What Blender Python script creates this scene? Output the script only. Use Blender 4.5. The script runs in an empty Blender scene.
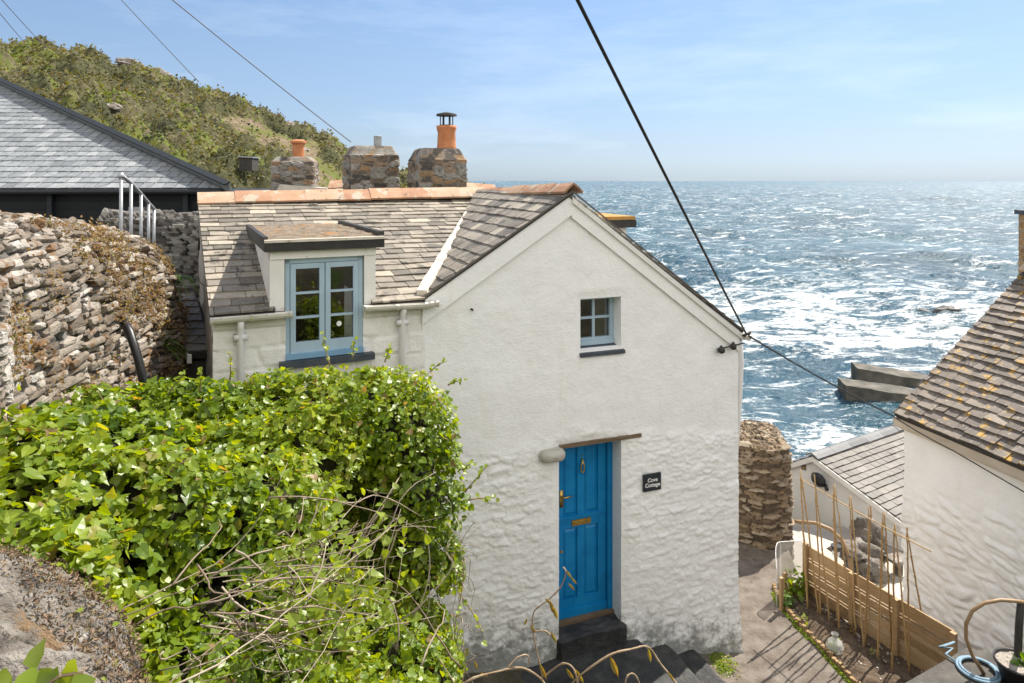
import bpy, math, random
import numpy as np
from mathutils import Vector, Matrix
R = math.radians
random.seed(7); rng = np.random.default_rng(11)
scene = bpy.context.scene
col = scene.collection

# ------------------------------------------------------------------ camera, sky, sun, exposure
FPX = 683.0
CAMZ = 6.0
cam_d = bpy.data.cameras.new('camera'); cam = bpy.data.objects.new('camera', cam_d); col.objects.link(cam)
cam.location = (0, 0, CAMZ); cam.rotation_euler = (R(90), 0, 0)
cam_d.sensor_width = 36; cam_d.lens = 36 * FPX / 1024
cam_d.shift_y = -(341.5 - 180) / 1024
cam_d.clip_start = .05; cam_d.clip_end = 30000
scene.camera = cam
SUN_AZ, SUN_EL = R(47), R(53)          # azimuth measured from +Y towards +X
world = bpy.data.worlds.new('World'); scene.world = world; world.use_nodes = True
wt = world.node_tree; wt.nodes.clear()
wo = wt.nodes.new('ShaderNodeOutputWorld'); bg = wt.nodes.new('ShaderNodeBackground')
sky = wt.nodes.new('ShaderNodeTexSky'); sky.sky_type = 'NISHITA'; sky.sun_disc = False
sky.sun_elevation = SUN_EL; sky.sun_rotation = SUN_AZ
sky.altitude = 0; sky.air_density = 1.0; sky.dust_density = .25; sky.ozone_density = 2.5
bg.inputs['Strength'].default_value = .07
# thin cirrus streaks, laid on the sky by direction
tc = wt.nodes.new('ShaderNodeTexCoord'); mp = wt.nodes.new('ShaderNodeMapping')
mp.inputs['Scale'].default_value = (1.6, 1.6, 9); mp.inputs['Rotation'].default_value = (0, R(14), R(20))
cn = wt.nodes.new('ShaderNodeTexNoise'); cn.inputs['Scale'].default_value = 1.3; cn.inputs['Detail'].default_value = 6
cn.inputs['Roughness'].default_value = .62
cr = wt.nodes.new('ShaderNodeValToRGB'); cr.color_ramp.elements[0].position = .5; cr.color_ramp.elements[1].position = .85
cr.color_ramp.elements[1].color = (.3, .3, .3, 1)
cm = wt.nodes.new('ShaderNodeMixRGB'); cm.inputs['Color2'].default_value = (9, 9.5, 10, 1)
wt.links.new(tc.outputs['Generated'], mp.inputs['Vector']); wt.links.new(mp.outputs['Vector'], cn.inputs['Vector'])
wt.links.new(cn.outputs['Fac'], cr.inputs['Fac']); wt.links.new(cr.outputs['Color'], cm.inputs['Fac'])
sxyz = wt.nodes.new('ShaderNodeSeparateXYZ'); wt.links.new(tc.outputs['Generated'], sxyz.inputs[0])
hz = wt.nodes.new('ShaderNodeValToRGB'); he = hz.color_ramp.elements           # dims and cools the sky colour towards the horizon
he[0].position = 0; he[0].color = (.46, .60, .95, 1); he[1].position = .30; he[1].color = (1, 1, 1, 1)
e_ = he.new(.06); e_.color = (.62, .65, .81, 1)
e_ = he.new(.16); e_.color = (.84, .82, .86, 1)
wt.links.new(sxyz.outputs['Z'], hz.inputs['Fac'])
hm = wt.nodes.new('ShaderNodeMixRGB'); hm.blend_type = 'MULTIPLY'; hm.inputs['Fac'].default_value = 1
wt.links.new(sky.outputs['Color'], hm.inputs['Color1']); wt.links.new(hz.outputs['Color'], hm.inputs['Color2'])
wt.links.new(hm.outputs['Color'], cm.inputs['Color1']); # bright clouds added out of view behind and above, to fill shaded walls
c2 = wt.nodes.new('ShaderNodeTexNoise'); c2.inputs['Scale'].default_value = 1.7; c2.inputs['Detail'].default_value = 5
wt.links.new(tc.outputs['Generated'], c2.inputs['Vector'])
c2r = wt.nodes.new('ShaderNodeValToRGB'); c2r.color_ramp.elements[0].position = .34; c2r.color_ramp.elements[1].position = .50; wt.links.new(c2.outputs['Fac'], c2r.inputs['Fac'])
mk = wt.nodes.new('ShaderNodeMapRange'); mk.inputs['From Min'].default_value = .15; mk.inputs['From Max'].default_value = -.25; wt.links.new(sxyz.outputs['Y'], mk.inputs['Value'])
mm = wt.nodes.new('ShaderNodeMath'); mm.operation = 'MULTIPLY'; wt.links.new(c2r.outputs['Color'], mm.inputs[0]); wt.links.new(mk.outputs[0], mm.inputs[1])
cb = wt.nodes.new('ShaderNodeMixRGB'); cb.inputs['Color2'].default_value = (13.2, 12.9, 12.4, 1); wt.links.new(mm.outputs[0], cb.inputs['Fac']); wt.links.new(cm.outputs['Color'], cb.inputs['Color1'])
wt.links.new(cb.outputs['Color'], bg.inputs['Color'])
wt.links.new(bg.outputs['Background'], wo.inputs['Surface'])
sun_d = bpy.data.lights.new('sun', 'SUN'); sun = bpy.data.objects.new('sun', sun_d); col.objects.link(sun)
sun_d.energy = 4.4; sun_d.angle = R(.5); sun_d.color = (1, .93, .82)
sdir = Vector((math.sin(SUN_AZ) * math.cos(SUN_EL), math.cos(SUN_AZ) * math.cos(SUN_EL), math.sin(SUN_EL)))
sun.rotation_euler = sdir.to_track_quat('Z', 'Y').to_euler()
sun.location = (10, 10, 30)
vs = scene.view_settings
vs.view_transform = 'Standard'; vs.look = 'None'; vs.exposure = 1.13; vs.gamma = 1; vs.use_curve_mapping = False
scene.cycles.max_bounces = 8; scene.cycles.transparent_max_bounces = 8
scene.cycles.sample_clamp_indirect = 6

# ------------------------------------------------------------------ helpers
def P(px, py, Y):
    return Vector(((px - 512) / FPX * Y, Y, CAMZ - (py - 180) / FPX * Y))
def G(px, py, z=0.0):
    return P(px, py, (CAMZ - z) * FPX / (py - 180))

def _hash(ix, iy, seed):
    h = (ix.astype(np.int64) * 374761393 + iy.astype(np.int64) * 668265263 + seed * 974634977) & 0xffffffff
    h = ((h ^ (h >> 13)) * 1274126177) & 0xffffffff
    h = ((h ^ (h >> 16)) * 2246822519) & 0xffffffff
    return ((h ^ (h >> 15)) & 0xffffff) / float(0x1000000)
def vnoise(x, y, seed=0):
    x = np.asarray(x, float); y = np.asarray(y, float)
    ix = np.floor(x); iy = np.floor(y); fx = x - ix; fy = y - iy
    ux = fx * fx * (3 - 2 * fx); uy = fy * fy * (3 - 2 * fy)
    a = _hash(ix, iy, seed); b = _hash(ix + 1, iy, seed); c = _hash(ix, iy + 1, seed); d = _hash(ix + 1, iy + 1, seed)
    return (a * (1 - ux) + b * ux) * (1 - uy) + (c * (1 - ux) + d * ux) * uy
def fbm(x, y, octv=4, seed=0, g=.5):
    s = 0; a = 1; t = 0
    for k in range(octv):
        s = s + a * vnoise(np.asarray(x) * 2 ** k + 17.3 * k, np.asarray(y) * 2 ** k - 9.1 * k, seed + k); t += a; a *= g
    return s / t
def voro(x, y, seed=0, jit=.85):
    x = np.asarray(x, float); y = np.asarray(y, float)
    ix = np.floor(x); iy = np.floor(y)
    f1 = np.full(x.shape, 9.); f2 = np.full(x.shape, 9.); rid = np.zeros(x.shape)
    for dx in (-1, 0, 1):
        for dy in (-1, 0, 1):
            cx = ix + dx; cy = iy + dy
            px_ = cx + .5 + jit * (_hash(cx, cy, seed) - .5); py_ = cy + .5 + jit * (_hash(cx, cy, seed + 51) - .5)
            d = np.hypot(x - px_, y - py_); r = _hash(cx, cy, seed + 99)
            m = d < f1
            f2 = np.where(m, f1, np.minimum(f2, d)); rid = np.where(m, r, rid); f1 = np.where(m, d, f1)
    return f1, f2, rid
def sstep(a, b, x):
    t = np.clip((np.asarray(x, float) - a) / (b - a), 0, 1); return t * t * (3 - 2 * t)

class MB:
    def __init__(self): self.v = []; self.f = []; self.r = []; self.smooth = False
    def poly(self, pts, r=.5):
        n = len(self.v); self.v += [tuple(p) for p in pts]; self.r += [r] * len(pts); self.f.append(tuple(range(n, n + len(pts))))
    def prism(self, pts, vec, r=.5):
        """polygon pts extruded along vec, closed"""
        pts = [Vector(p) for p in pts]; vec = Vector(vec); n = len(self.v); k = len(pts)
        self.v += [tuple(p) for p in pts] + [tuple(p + vec) for p in pts]; self.r += [r] * (2 * k)
        nrm = Vector((0, 0, 0))
        for i in range(k): nrm += (pts[i] - pts[0]).cross(pts[(i + 1) % k] - pts[0])
        fl = nrm.dot(vec) > 0
        a = tuple(range(n, n + k)); b = tuple(range(n + k, n + 2 * k))
        self.f.append(a[::-1] if fl else a); self.f.append(b if fl else b[::-1])
        for i in range(k):
            j = (i + 1) % k
            q = (n + i, n + j, n + k + j, n + k + i); self.f.append(q if fl else q[::-1])
    def box(self, o, a, b, c, r=.5):
        """box from corner o with edge vectors a, b, c"""
        o = Vector(o); a = Vector(a); b = Vector(b); self.prism([o, o + a, o + a + b, o + b], c, r)
    def cbox(self, c, sx, sy, sz, rz=0, r=.5):
        ca, sa = math.cos(rz), math.sin(rz); a = Vector((ca * sx, sa * sx, 0)); b = Vector((-sa * sy, ca * sy, 0)); z = Vector((0, 0, sz))
        self.box(Vector(c) - a / 2 - b / 2 - z / 2, a, b, z, r)
    def tube(self, pts, rad, seg=8, r=.5, cap=True):
        pts = [Vector(p) for p in pts]; m = len(pts)
        rads = rad if isinstance(rad, (list, tuple)) else [rad] * m
        n0 = len(self.v); up = None
        for i, p in enumerate(pts):
            t = (pts[min(i + 1, m - 1)] - pts[max(i - 1, 0)]).normalized()
            if up is None:
                up = t.orthogonal().normalized()
            else:
                up = (up - t * up.dot(t)).normalized()
            bi = t.cross(up)
            for k in range(seg):
                a = 2 * math.pi * k / seg
                self.v.append(tuple(p + (up * math.cos(a) + bi * math.sin(a)) * rads[i])); self.r.append(r)
        for i in range(m - 1):
            for k in range(seg):
                a = n0 + i * seg + k; b = n0 + i * seg + (k + 1) % seg
                self.f.append((a, b, b + seg, a + seg))
        if cap:
            self.f.append(tuple(range(n0, n0 + seg))[::-1]); self.f.append(tuple(range(n0 + (m - 1) * seg, n0 + m * seg)))
    def lathe(self, c, prof, seg=20, r=.5, axis=None):
        """prof: (radius, height) pairs about the vertical through c"""
        c = Vector(c); n0 = len(self.v); m = len(prof)
        for (rad, h) in prof:
            for k in range(seg):
                a = 2 * math.pi * k / seg; d = Vector((rad * math.cos(a), rad * math.sin(a), h))
                if axis is not None: d = axis @ d
                self.v.append(tuple(c + d)); self.r.append(r)
        for i in range(m - 1):
            for k in range(seg):
                a = n0 + i * seg + k; b = n0 + i * seg + (k + 1) % seg
                self.f.append((a, b, b + seg, a + seg))
        self.f.append(tuple(range(n0, n0 + seg))[::-1]); self.f.append(tuple(range(n0 + (m - 1) * seg, n0 + m * seg)))
    def arr(self, V, F, r=None):
        n = len(self.v); V = np.asarray(V)
        self.v += [tuple(p) for p in V.tolist()]
        self.r += (list(np.asarray(r).tolist()) if r is not None else [.5] * len(V))
        self.f += [tuple(int(i) + n for i in f) for f in F]
    def grid(self, PT, r=None, flip=False, mask=None):
        """PT: (n, m, 3) array of points"""
        n, m = PT.shape[:2]; base = len(self.v)
        self.v += [tuple(p) for p in PT.reshape(-1, 3).tolist()]
        self.r += (np.asarray(r).reshape(-1).tolist() if r is not None else [.5] * (n * m))
        for i in range(n - 1):
            for j in range(m - 1):
                if mask is not None and not mask[i, j]: continue
                a = base + i * m + j
                q = (a, a + 1, a + m + 1, a + m); self.f.append(q[::-1] if flip else q)
    def build(self, name, mat, parent=None, smooth=None):
        me = bpy.data.meshes.new(name)
        off = parent_world(parent)
        if off.length > 0:
            vv = (np.array(self.v) - np.array(off)).tolist()
        else: vv = self.v
        me.from_pydata(vv, [], self.f)
        at = me.attributes.new('rnd', 'FLOAT', 'POINT'); at.data.foreach_set('value', np.array(self.r, dtype=np.float32))
        if self.smooth if smooth is None else smooth:
            me.polygons.foreach_set('use_smooth', np.ones(len(me.polygons), dtype=bool))
        me.materials.append(mat); me.update()
        o = bpy.data.objects.new(name, me); col.objects.link(o)
        if parent is not None: o.parent = parent
        return o
def parent_world(p):
    v = Vector((0, 0, 0))
    while p is not None: v = v + p.location; p = p.parent
    return v
def tag(o, label=None, cat=None, group=None, kind=None):
    if label: o['label'] = label
    if cat: o['category'] = cat
    if group: o['group'] = group
    if kind: o['kind'] = kind
    return o
def thing(name, label, cat, loc, group=None):
    o = bpy.data.objects.new(name, None); o.empty_display_size = .2; o.location = loc; col.objects.link(o)
    return tag(o, label, cat, group)
def solo(mb, name, mat, loc, label, cat, group=None, smooth=None):
    """a thing that is one mesh, with its origin at its base"""
    o = mb.build(name, mat, None, smooth)
    loc = Vector(loc); o.data.transform(Matrix.Translation(-loc)); o.location = loc
    return tag(o, label, cat, group)

# ------------------------------------------------------------------ materials
def rgb(c): return (c[0], c[1], c[2], 1)
def new_mat(name):
    m = bpy.data.materials.new(name); m.use_nodes = True; nt = m.node_tree
    return m, nt, nt.nodes, nt.links, nt.nodes['Principled BSDF']
def ramp(nt, fac, stops):
    n = nt.nodes.new('ShaderNodeValToRGB'); e = n.color_ramp.elements
    while len(e) < len(stops): e.new(.5)
    for k, (p, c) in enumerate(stops): e[k].position = p; e[k].color = rgb(c) if len(c) == 3 else c
    nt.links.new(fac, n.inputs['Fac']); return n.outputs['Color']
def noise(nt, vec, scale, detail=5, rough=.55, dist=0):
    n = nt.nodes.new('ShaderNodeTexNoise'); n.inputs['Scale'].default_value = scale; n.inputs['Detail'].default_value = detail
    n.inputs['Roughness'].default_value = rough; n.inputs['Distortion'].default_value = dist
    nt.links.new(vec, n.inputs['Vector']); return n.outputs['Fac']
def mixc(nt, fac, a, b, mode='MIX'):
    n = nt.nodes.new('ShaderNodeMixRGB'); n.blend_type = mode
    for inp, v in (('Fac', fac), ('Color1', a), ('Color2', b)):
        if isinstance(v, (int, float)): n.inputs[inp].default_value = v
        elif isinstance(v, tuple): n.inputs[inp].default_value = rgb(v)
        else: nt.links.new(v, n.inputs[inp])
    return n.outputs['Color']
def coords(nt, scale=(1, 1, 1)):
    t = nt.nodes.new('ShaderNodeNewGeometry'); v = t.outputs['Position']
    if scale != (1, 1, 1):
        mpn = nt.nodes.new('ShaderNodeMapping'); mpn.inputs['Scale'].default_value = scale; nt.links.new(v, mpn.inputs['Vector']); v = mpn.outputs['Vector']
    return v
def attr(nt, name='rnd'):
    a = nt.nodes.new('ShaderNodeAttribute'); a.attribute_name = name; return a.outputs['Fac']
def bump(nt, h, strength, dist=.02, prev=None):
    b = nt.nodes.new('ShaderNodeBump'); b.inputs['Strength'].default_value = strength; b.inputs['Distance'].default_value = dist
    nt.links.new(h, b.inputs['Height'])
    if prev is not None: nt.links.new(prev, b.inputs['Normal'])
    return b.outputs['Normal']
def mathn(nt, op, a, b=None):
    n = nt.nodes.new('ShaderNodeMath'); n.operation = op
    for i, v in enumerate((a, b)):
        if v is None: continue
        if isinstance(v, (int, float)): n.inputs[i].default_value = v
        else: nt.links.new(v, n.inputs[i])
    return n.outputs[0]

def plain(name, stops, scale=6, rough=.75, bscale=40, bstr=.3, bdist=.01, metal=0, spec=.4, stretch=(1, 1, 1), lo=.3, hi=.7, use_attr=0.0, patches=None):
    """noise-coloured surface; patches: (colour, scale, threshold) marks such as lichen or chipped paint"""
    m, nt, N, L, b = new_mat(name)
    v = coords(nt, stretch)
    f = noise(nt, v, scale)
    if use_attr:
        mr = mathn(nt, 'MULTIPLY', attr(nt), use_attr); f2 = mathn(nt, 'MULTIPLY', f, 1 - use_attr); f = mathn(nt, 'ADD', mr, f2)
    k = len(stops)
    c = ramp(nt, f, [(lo + (hi - lo) * i / max(1, k - 1), s) for i, s in enumerate(stops)])
    for (pc, ps, pt, *w) in (patches or []):
        pf = noise(nt, v, ps, 6, .65)
        pm = ramp(nt, pf, [(pt, (0, 0, 0)), (pt + (w[0] if w else .06), (1, 1, 1))])
        c = mixc(nt, pm, c, pc)
    L.new(c, b.inputs['Base Color']); b.inputs['Roughness'].default_value = rough; b.inputs['Metallic'].default_value = metal
    b.inputs['Specular IOR Level'].default_value = spec
    if bstr:
        L.new(bump(nt, noise(nt, v, bscale, 6, .6), bstr, bdist), b.inputs['Normal'])
    return m

MAT = {}
def slate_mat(name, stops, lichen=None, rough=.6):
    m, nt, N, L, b = new_mat(name)
    v = coords(nt)
    c = ramp(nt, attr(nt), [(i / (len(stops) - 1), s) for i, s in enumerate(stops)])
    n1 = noise(nt, v, 9, 6, .6)
    c = mixc(nt, .45, c, ramp(nt, n1, [(.25, (.35, .35, .35)), (.75, (1.5, 1.5, 1.5))]), 'MULTIPLY')
    for (lc, sc, th) in (lichen or []):
        pm = ramp(nt, noise(nt, v, sc, 7, .7), [(th, (0, 0, 0)), (th + .05, (1, 1, 1))])
        c = mixc(nt, pm, c, lc)
    L.new(c, b.inputs['Base Color']); b.inputs['Roughness'].default_value = rough
    L.new(bump(nt, noise(nt, v, 45, 6, .6), .5, .006), b.inputs['Normal'])
    return m
MAT['slate_pale'] = slate_mat('weathered_slate', [(.08, .07, .056), (.165, .145, .118), (.245, .215, .172), (.34, .30, .24)],
                              [((.36, .33, .27), 14, .62), ((.09, .08, .064), 3.2, .55), ((.06, .055, .045), 9, .64)])
MAT['slate_grey'] = slate_mat('grey_slate', [(.15, .16, .17), (.215, .23, .24), (.29, .305, .31)], None, .5)
MAT['slate_lichen'] = slate_mat('lichened_slate', [(.085, .07, .058), (.15, .125, .105), (.22, .185, .15)],
                                [((.40, .24, .05), 7, .565), ((.36, .33, .27), 18, .60)], .7)
MAT['slate_low'] = slate_mat('brownish_slate', [(.065, .058, .05), (.10, .089, .077), (.14, .125, .108)], [((.2, .17, .12), 20, .66)])
MAT['deck'] = plain('roof_underlay', [(.03, .028, .025), (.05, .045, .04)])

def stone_mat(name, stops, mortar, lichen=None, bst=.8):
    """rubble: per-stone colour in 'rnd', joint depth in 'edge'"""
    m, nt, N, L, b = new_mat(name)
    v = coords(nt)
    c = ramp(nt, attr(nt), [(i / (len(stops) - 1), s) for i, s in enumerate(stops)])
    n1 = noise(nt, v, 14, 7, .65)
    c = mixc(nt, .6, c, ramp(nt, n1, [(.25, (.3, .3, .3)), (.75, (1.6, 1.6, 1.6))]), 'MULTIPLY')
    c = mixc(nt, ramp(nt, attr(nt, 'edge'), [(.02, (1, 1, 1)), (.16, (0, 0, 0))]), c, mortar)
    for (lc, sc, th) in (lichen or []):
        pm = ramp(nt, noise(nt, v, sc, 7, .7), [(th, (0, 0, 0)), (th + .06, (1, 1, 1))])
        c = mixc(nt, pm, c, lc)
    L.new(c, b.inputs['Base Color']); b.inputs['Roughness'].default_value = .85
    n2 = bump(nt, noise(nt, coords(nt, (6, 6, 34)), 1.6, 7, .65), bst * .8, .03)
    L.new(bump(nt, noise(nt, v, 38, 8, .7), bst, .02, n2), b.inputs['Normal'])
    return m
MAT['rubble'] = stone_mat('rubble_stone', [(.08, .062, .045), (.185, .15, .115), (.29, .25, .205), (.45, .42, .38)], (.05, .038, .026),
                          [((.17, .09, .035), 4.5, .54), ((.42, .40, .37), 10, .66)])
MAT['rubble_brown'] = stone_mat('brown_stone', [(.06, .042, .028), (.15, .105, .065), (.23, .165, .10), (.34, .285, .215)], (.09, .065, .04),
                                [((.30, .19, .05), 7, .63)])
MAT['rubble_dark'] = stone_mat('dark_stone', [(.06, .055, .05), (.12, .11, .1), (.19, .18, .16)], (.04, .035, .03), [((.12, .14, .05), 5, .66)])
MAT['chimney_stone'] = stone_mat('chimney_stone', [(.05, .045, .04), (.12, .10, .08), (.27, .17, .09), (.20, .19, .17), (.30, .28, .25)], (.22, .20, .17),
                                 [((.28, .17, .06), 5, .63), ((.33, .32, .29), 9, .65)])

def paint_mat(name, base, low, zlo, zhi, bst=.35, streak=True, slope=0.0):
    """white wall paint with blotchy algae near the foot and faint run-off stains"""
    m, nt, N, L, b = new_mat(name)
    v = coords(nt)
    c = ramp(nt, noise(nt, v, 2.2, 6, .6), [(.3, tuple(x * .93 for x in base)), (.7, base)])
    if streak:
        sv = coords(nt, (5, 5, .5))
        c = mixc(nt, ramp(nt, noise(nt, sv, 1.6, 6, .65), [(.56, (0, 0, 0)), (.82, (.35, .35, .35))]), c, tuple(x * y for x, y in zip(base, (.78, .72, .62))))
    c = mixc(nt, ramp(nt, noise(nt, v, 17, 7, .75), [(.66, (0, 0, 0)), (.74, (.5, .5, .5))]), c, (.46, .42, .36))
    sep = N.new('ShaderNodeSeparateXYZ'); L.new(v, sep.inputs[0])
    mr = N.new('ShaderNodeMapRange'); mr.inputs['From Min'].default_value = zlo; mr.inputs['From Max'].default_value = zhi
    mr.inputs['To Min'].default_value = .36; mr.inputs['To Max'].default_value = -.22; L.new(mathn(nt, 'ADD', sep.outputs['Z'], mathn(nt, 'MULTIPLY', sep.outputs['X'], slope)), mr.inputs['Value'])
    dirt = mathn(nt, 'ADD', noise(nt, v, 7, 9, .72), mr.outputs[0])
    c = mixc(nt, ramp(nt, dirt, [(.58, (0, 0, 0)), (.76, (.85, .85, .85))]), c, low)
    L.new(c, b.inputs['Base Color']); b.inputs['Roughness'].default_value = .8; b.inputs['Specular IOR Level'].default_value = .25
    n1 = bump(nt, noise(nt, v, 9, 6, .6), bst, .03)
    n1 = bump(nt, noise(nt, coords(nt, (1, 1, 1.8)), 26, 6, .65), bst * 1.5, .012, n1)
    L.new(bump(nt, noise(nt, v, 70, 5, .6), bst, .008, n1), b.inputs['Normal'])
    return m
MAT['white'] = paint_mat('white_painted_wall', (.86, .855, .84), (.21, .215, .20), .52, 1.75, slope=.22)
MAT['white_clean'] = paint_mat('white_painted_eaves_wall', (.80, .785, .745), (.45, .4, .32), -5, -3)
MAT['white_right'] = paint_mat('white_house_wall', (.83, .82, .80), (.4, .36, .3), -2, .4)
MAT['white_trim'] = plain('white_trim', [(.66, .645, .60), (.77, .755, .72)], 4, .55, 30, .15, patches=[((.42, .36, .26), 9, .63)])
MAT['grey_render'] = plain('grey_render', [(.20, .17, .14), (.30, .27, .23), (.36, .33, .29)], 3, .9, 25, .6, .02, stretch=(3, 3, 1))
MAT['board_white'] = plain('white_boards', [(.62, .60, .57), (.72, .70, .67)], 3, .6, 40, .2)
MAT['terracotta'] = plain('terracotta_ridge', [(.29, .15, .085), (.38, .225, .14), (.40, .30, .215)], 5, .8, 35, .5, .01, use_attr=.4, lo=.25, hi=.75,
                          patches=[((.36, .32, .25), 6, .55), ((.15, .11, .08), 11, .60)])
MAT['pot'] = plain('terracotta_pot', [(.36, .13, .05), (.46, .19, .08)], 8, .75, 40, .3)
MAT['valley'] = plain('mortar_strip', [(.50, .44, .36), (.62, .57, .49)], 7, .8, 40, .4, patches=[((.3, .25, .19), 12, .62)])
MAT['felt'] = plain('dormer_felt', [(.10, .075, .05), (.20, .155, .11), (.28, .25, .20)], 9, .95, 60, 1, .03, patches=[((.34, .17, .06), 4, .56), ((.08, .06, .04), 9, .63)])
MAT['black_fascia'] = plain('black_fascia', [(.018, .017, .016), (.035, .033, .03)], 8, .55, 40, .3, patches=[((.12, .115, .10), 11, .66)])
MAT['low_slope'] = slate_mat('blue_grey_slate', [(.07, .075, .08), (.11, .115, .12), (.15, .155, .16)])
MAT['orange_felt'] = plain('orange_lichen_felt', [(.30, .16, .04), (.42, .24, .07)], 7, .9, 50, .6)
MAT['blue_pale'] = plain('pale_blue_paint', [(.32, .43, .51), (.38, .49, .57)], 5, .45, 60, .12, patches=[((.45, .52, .55), 22, .68)])
MAT['blue_mid'] = plain('mid_blue_paint', [(.16, .30, .44), (.20, .36, .50)], 5, .45, 60, .12)
MAT['blue_door'] = plain('blue_door_paint', [(.001, .145, .36), (.003, .185, .44), (.006, .21, .46)], 5, .42, 70, .12, .004, spec=.3, patches=[((.02, .12, .26), 13, .66, .1)])
MAT['brass'] = plain('old_brass', [(.42, .27, .07), (.6, .42, .14)], 20, .35, 60, .1, metal=.9)
MAT['iron'] = plain('dark_iron', [(.02, .02, .02), (.04, .036, .03)], 12, .6, 60, .2)
MAT['slate_sill'] = plain('slate_sill', [(.035, .045, .06), (.07, .08, .095)], 10, .55, 40, .3)
MAT['timber'] = plain('old_timber', [(.10, .065, .035), (.19, .13, .08)], 4, .8, 30, .5, stretch=(1, 1, 8))
MAT['step'] = plain('dark_step_stone', [(.018, .018, .02), (.035, .036, .036), (.06, .06, .056)], 6, .7, 30, 1, .02, patches=[((.15, .14, .12), 16, .68)])
MAT['sign'] = plain('slate_sign', [(.018, .022, .028), (.028, .033, .04)], 10, .4, 60, .05)
MAT['letter'] = plain('white_lettering', [(.75, .75, .73), (.8, .8, .78)], 10, .6, 10, 0)
MAT['lamp'] = plain('lamp_casing', [(.36, .34, .29), (.46, .44, .38)], 6, .4, 50, .1)
MAT['pvc'] = plain('white_pvc', [(.68, .67, .66), (.76, .75, .74)], 4, .4, 30, .05)
MAT['gutter'] = plain('stained_gutter', [(.50, .48, .42), (.66, .63, .57)], 5, .5, 30, .1, patches=[((.42, .45, .13), 11, .62), ((.3, .22, .15), 17, .66)])
MAT['cable'] = plain('black_cable', [(.012, .012, .013), (.02, .02, .02)], 5, .5, 10, 0)
MAT['wire'] = plain('grey_wire', [(.10, .11, .13), (.14, .15, .17)], 5, .5, 10, 0)
MAT['steel'] = plain('galvanised_steel', [(.28, .29, .30), (.38, .39, .40)], 12, .5, 40, .1, metal=.65)
MAT['blackboard'] = plain('black_stained_boards', [(.006, .009, .012), (.014, .018, .022)], 6, .6, 30, .5, stretch=(1, 1, 12))
MAT['bamboo'] = plain('bamboo', [(.30, .185, .075), (.42, .28, .13)], 6, .55, 20, .3, stretch=(1, 1, 5), use_attr=.5)
MAT['fence'] = plain('fence_boards', [(.24, .15, .07), (.34, .225, .115), (.42, .29, .16)], 3, .75, 25, .5, stretch=(2, 2, 12), use_attr=.4)
MAT['log'] = plain('log_edging', [(.19, .12, .055), (.30, .20, .10)], 8, .85, 40, .6, use_attr=.5)
MAT['concrete'] = plain('path_concrete', [(.085, .066, .052), (.135, .112, .092), (.185, .16, .137)], 5, .9, 40, 1, .02,
                        patches=[((.085, .068, .05), 3, .58, .12), ((.30, .27, .235), 30, .66), ((.07, .055, .042), 18, .64)])
MAT['patio'] = plain('patio', [(.36, .33, .29), (.46, .43, .39)], 3, .9, 40, .5)
MAT['soil'] = plain('soil', [(.05, .033, .02), (.10, .07, .045), (.15, .11, .075)], 9, .95, 40, 1, .04, patches=[((.34, .30, .25), 45, .69)])
MAT['ground'] = plain('rough_ground', [(.055, .05, .03), (.09, .08, .05), (.13, .11, .08)], 3, .95, 30, 1, .04, patches=[((.07, .11, .03), 2, .55)])
MAT['moss'] = plain('moss', [(.07, .13, .012), (.14, .22, .02)], 14, .95, 60, 1, .02)
MAT['breakwater'] = plain('breakwater_concrete', [(.05, .048, .04), (.10, .092, .075), (.15, .135, .11)], 1.2, .9, 8, .8, .06)
MAT['rock'] = plain('rock', [(.10, .085, .07), (.2, .175, .15), (.32, .295, .265)], 4, .9, 26, 1, .05, patches=[((.40, .38, .35), 9, .64), ((.05, .045, .04), 5, .63)])
MAT['boulder'] = plain('boulder_stone', [(.07, .06, .05), (.17, .15, .125), (.26, .235, .205), (.36, .335, .305)], 7, .92, 34, 1, .05, patches=[((.45, .43, .40), 11, .62), ((.04, .035, .03), 8, .60), ((.20, .13, .07), 5, .60)])
MAT['sea_rock'] = plain('wet_rock', [(.02, .02, .018), (.05, .048, .04)], 1, .5, 5, .8, .1)
MAT['twig'] = plain('bare_twig', [(.17, .125, .085), (.36, .30, .23)], 9, .8, 60, .4, use_attr=.6)
MAT['stem_green'] = plain('young_stem', [(.17, .115, .065), (.27, .19, .115), (.33, .26, .18)], 30, .75, 90, .6)
MAT['core'] = plain('hedge_shade_core', [(.022, .018, .010), (.036, .034, .014)], 14, 1, 30, 1, .05)  # dark filler inside the hedge, its colour painting the shade between leaves
MAT['sedum'] = plain('rusty_sedum', [(.12, .075, .045), (.21, .13, .08), (.20, .17, .07), (.31, .21, .14)], 30, .9, 90, 1, .02, use_attr=.6)
MAT['plastic'] = plain('black_plastic', [(.012, .012, .013), (.022, .022, .024)], 5, .4, 20, .05)
MAT['rope_blue'] = plain('blue_rope', [(.14, .23, .31), (.22, .32, .40)], 30, .7, 120, .5)
MAT['gravel'] = plain('pot_gravel', [(.20, .17, .14), (.34, .30, .26), (.42, .39, .35)], 40, .9, 70, 1, .02)
MAT['interior'] = plain('interior_wall', [(.34, .28, .22), (.40, .33, .27)], 2, .9, 10, 0)
MAT['curtain'] = plain('curtain', [(.45, .38, .28), (.55, .48, .38)], 3, .9, 30, .3)
MAT['bag'] = plain('clear_bag', [(.62, .62, .62), (.75, .75, .75)], 12, .25, 20, .6, .03)
MAT['hose'] = plain('tan_hose', [(.22, .14, .07), (.30, .20, .11)], 12, .5, 30, .1)

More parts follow.
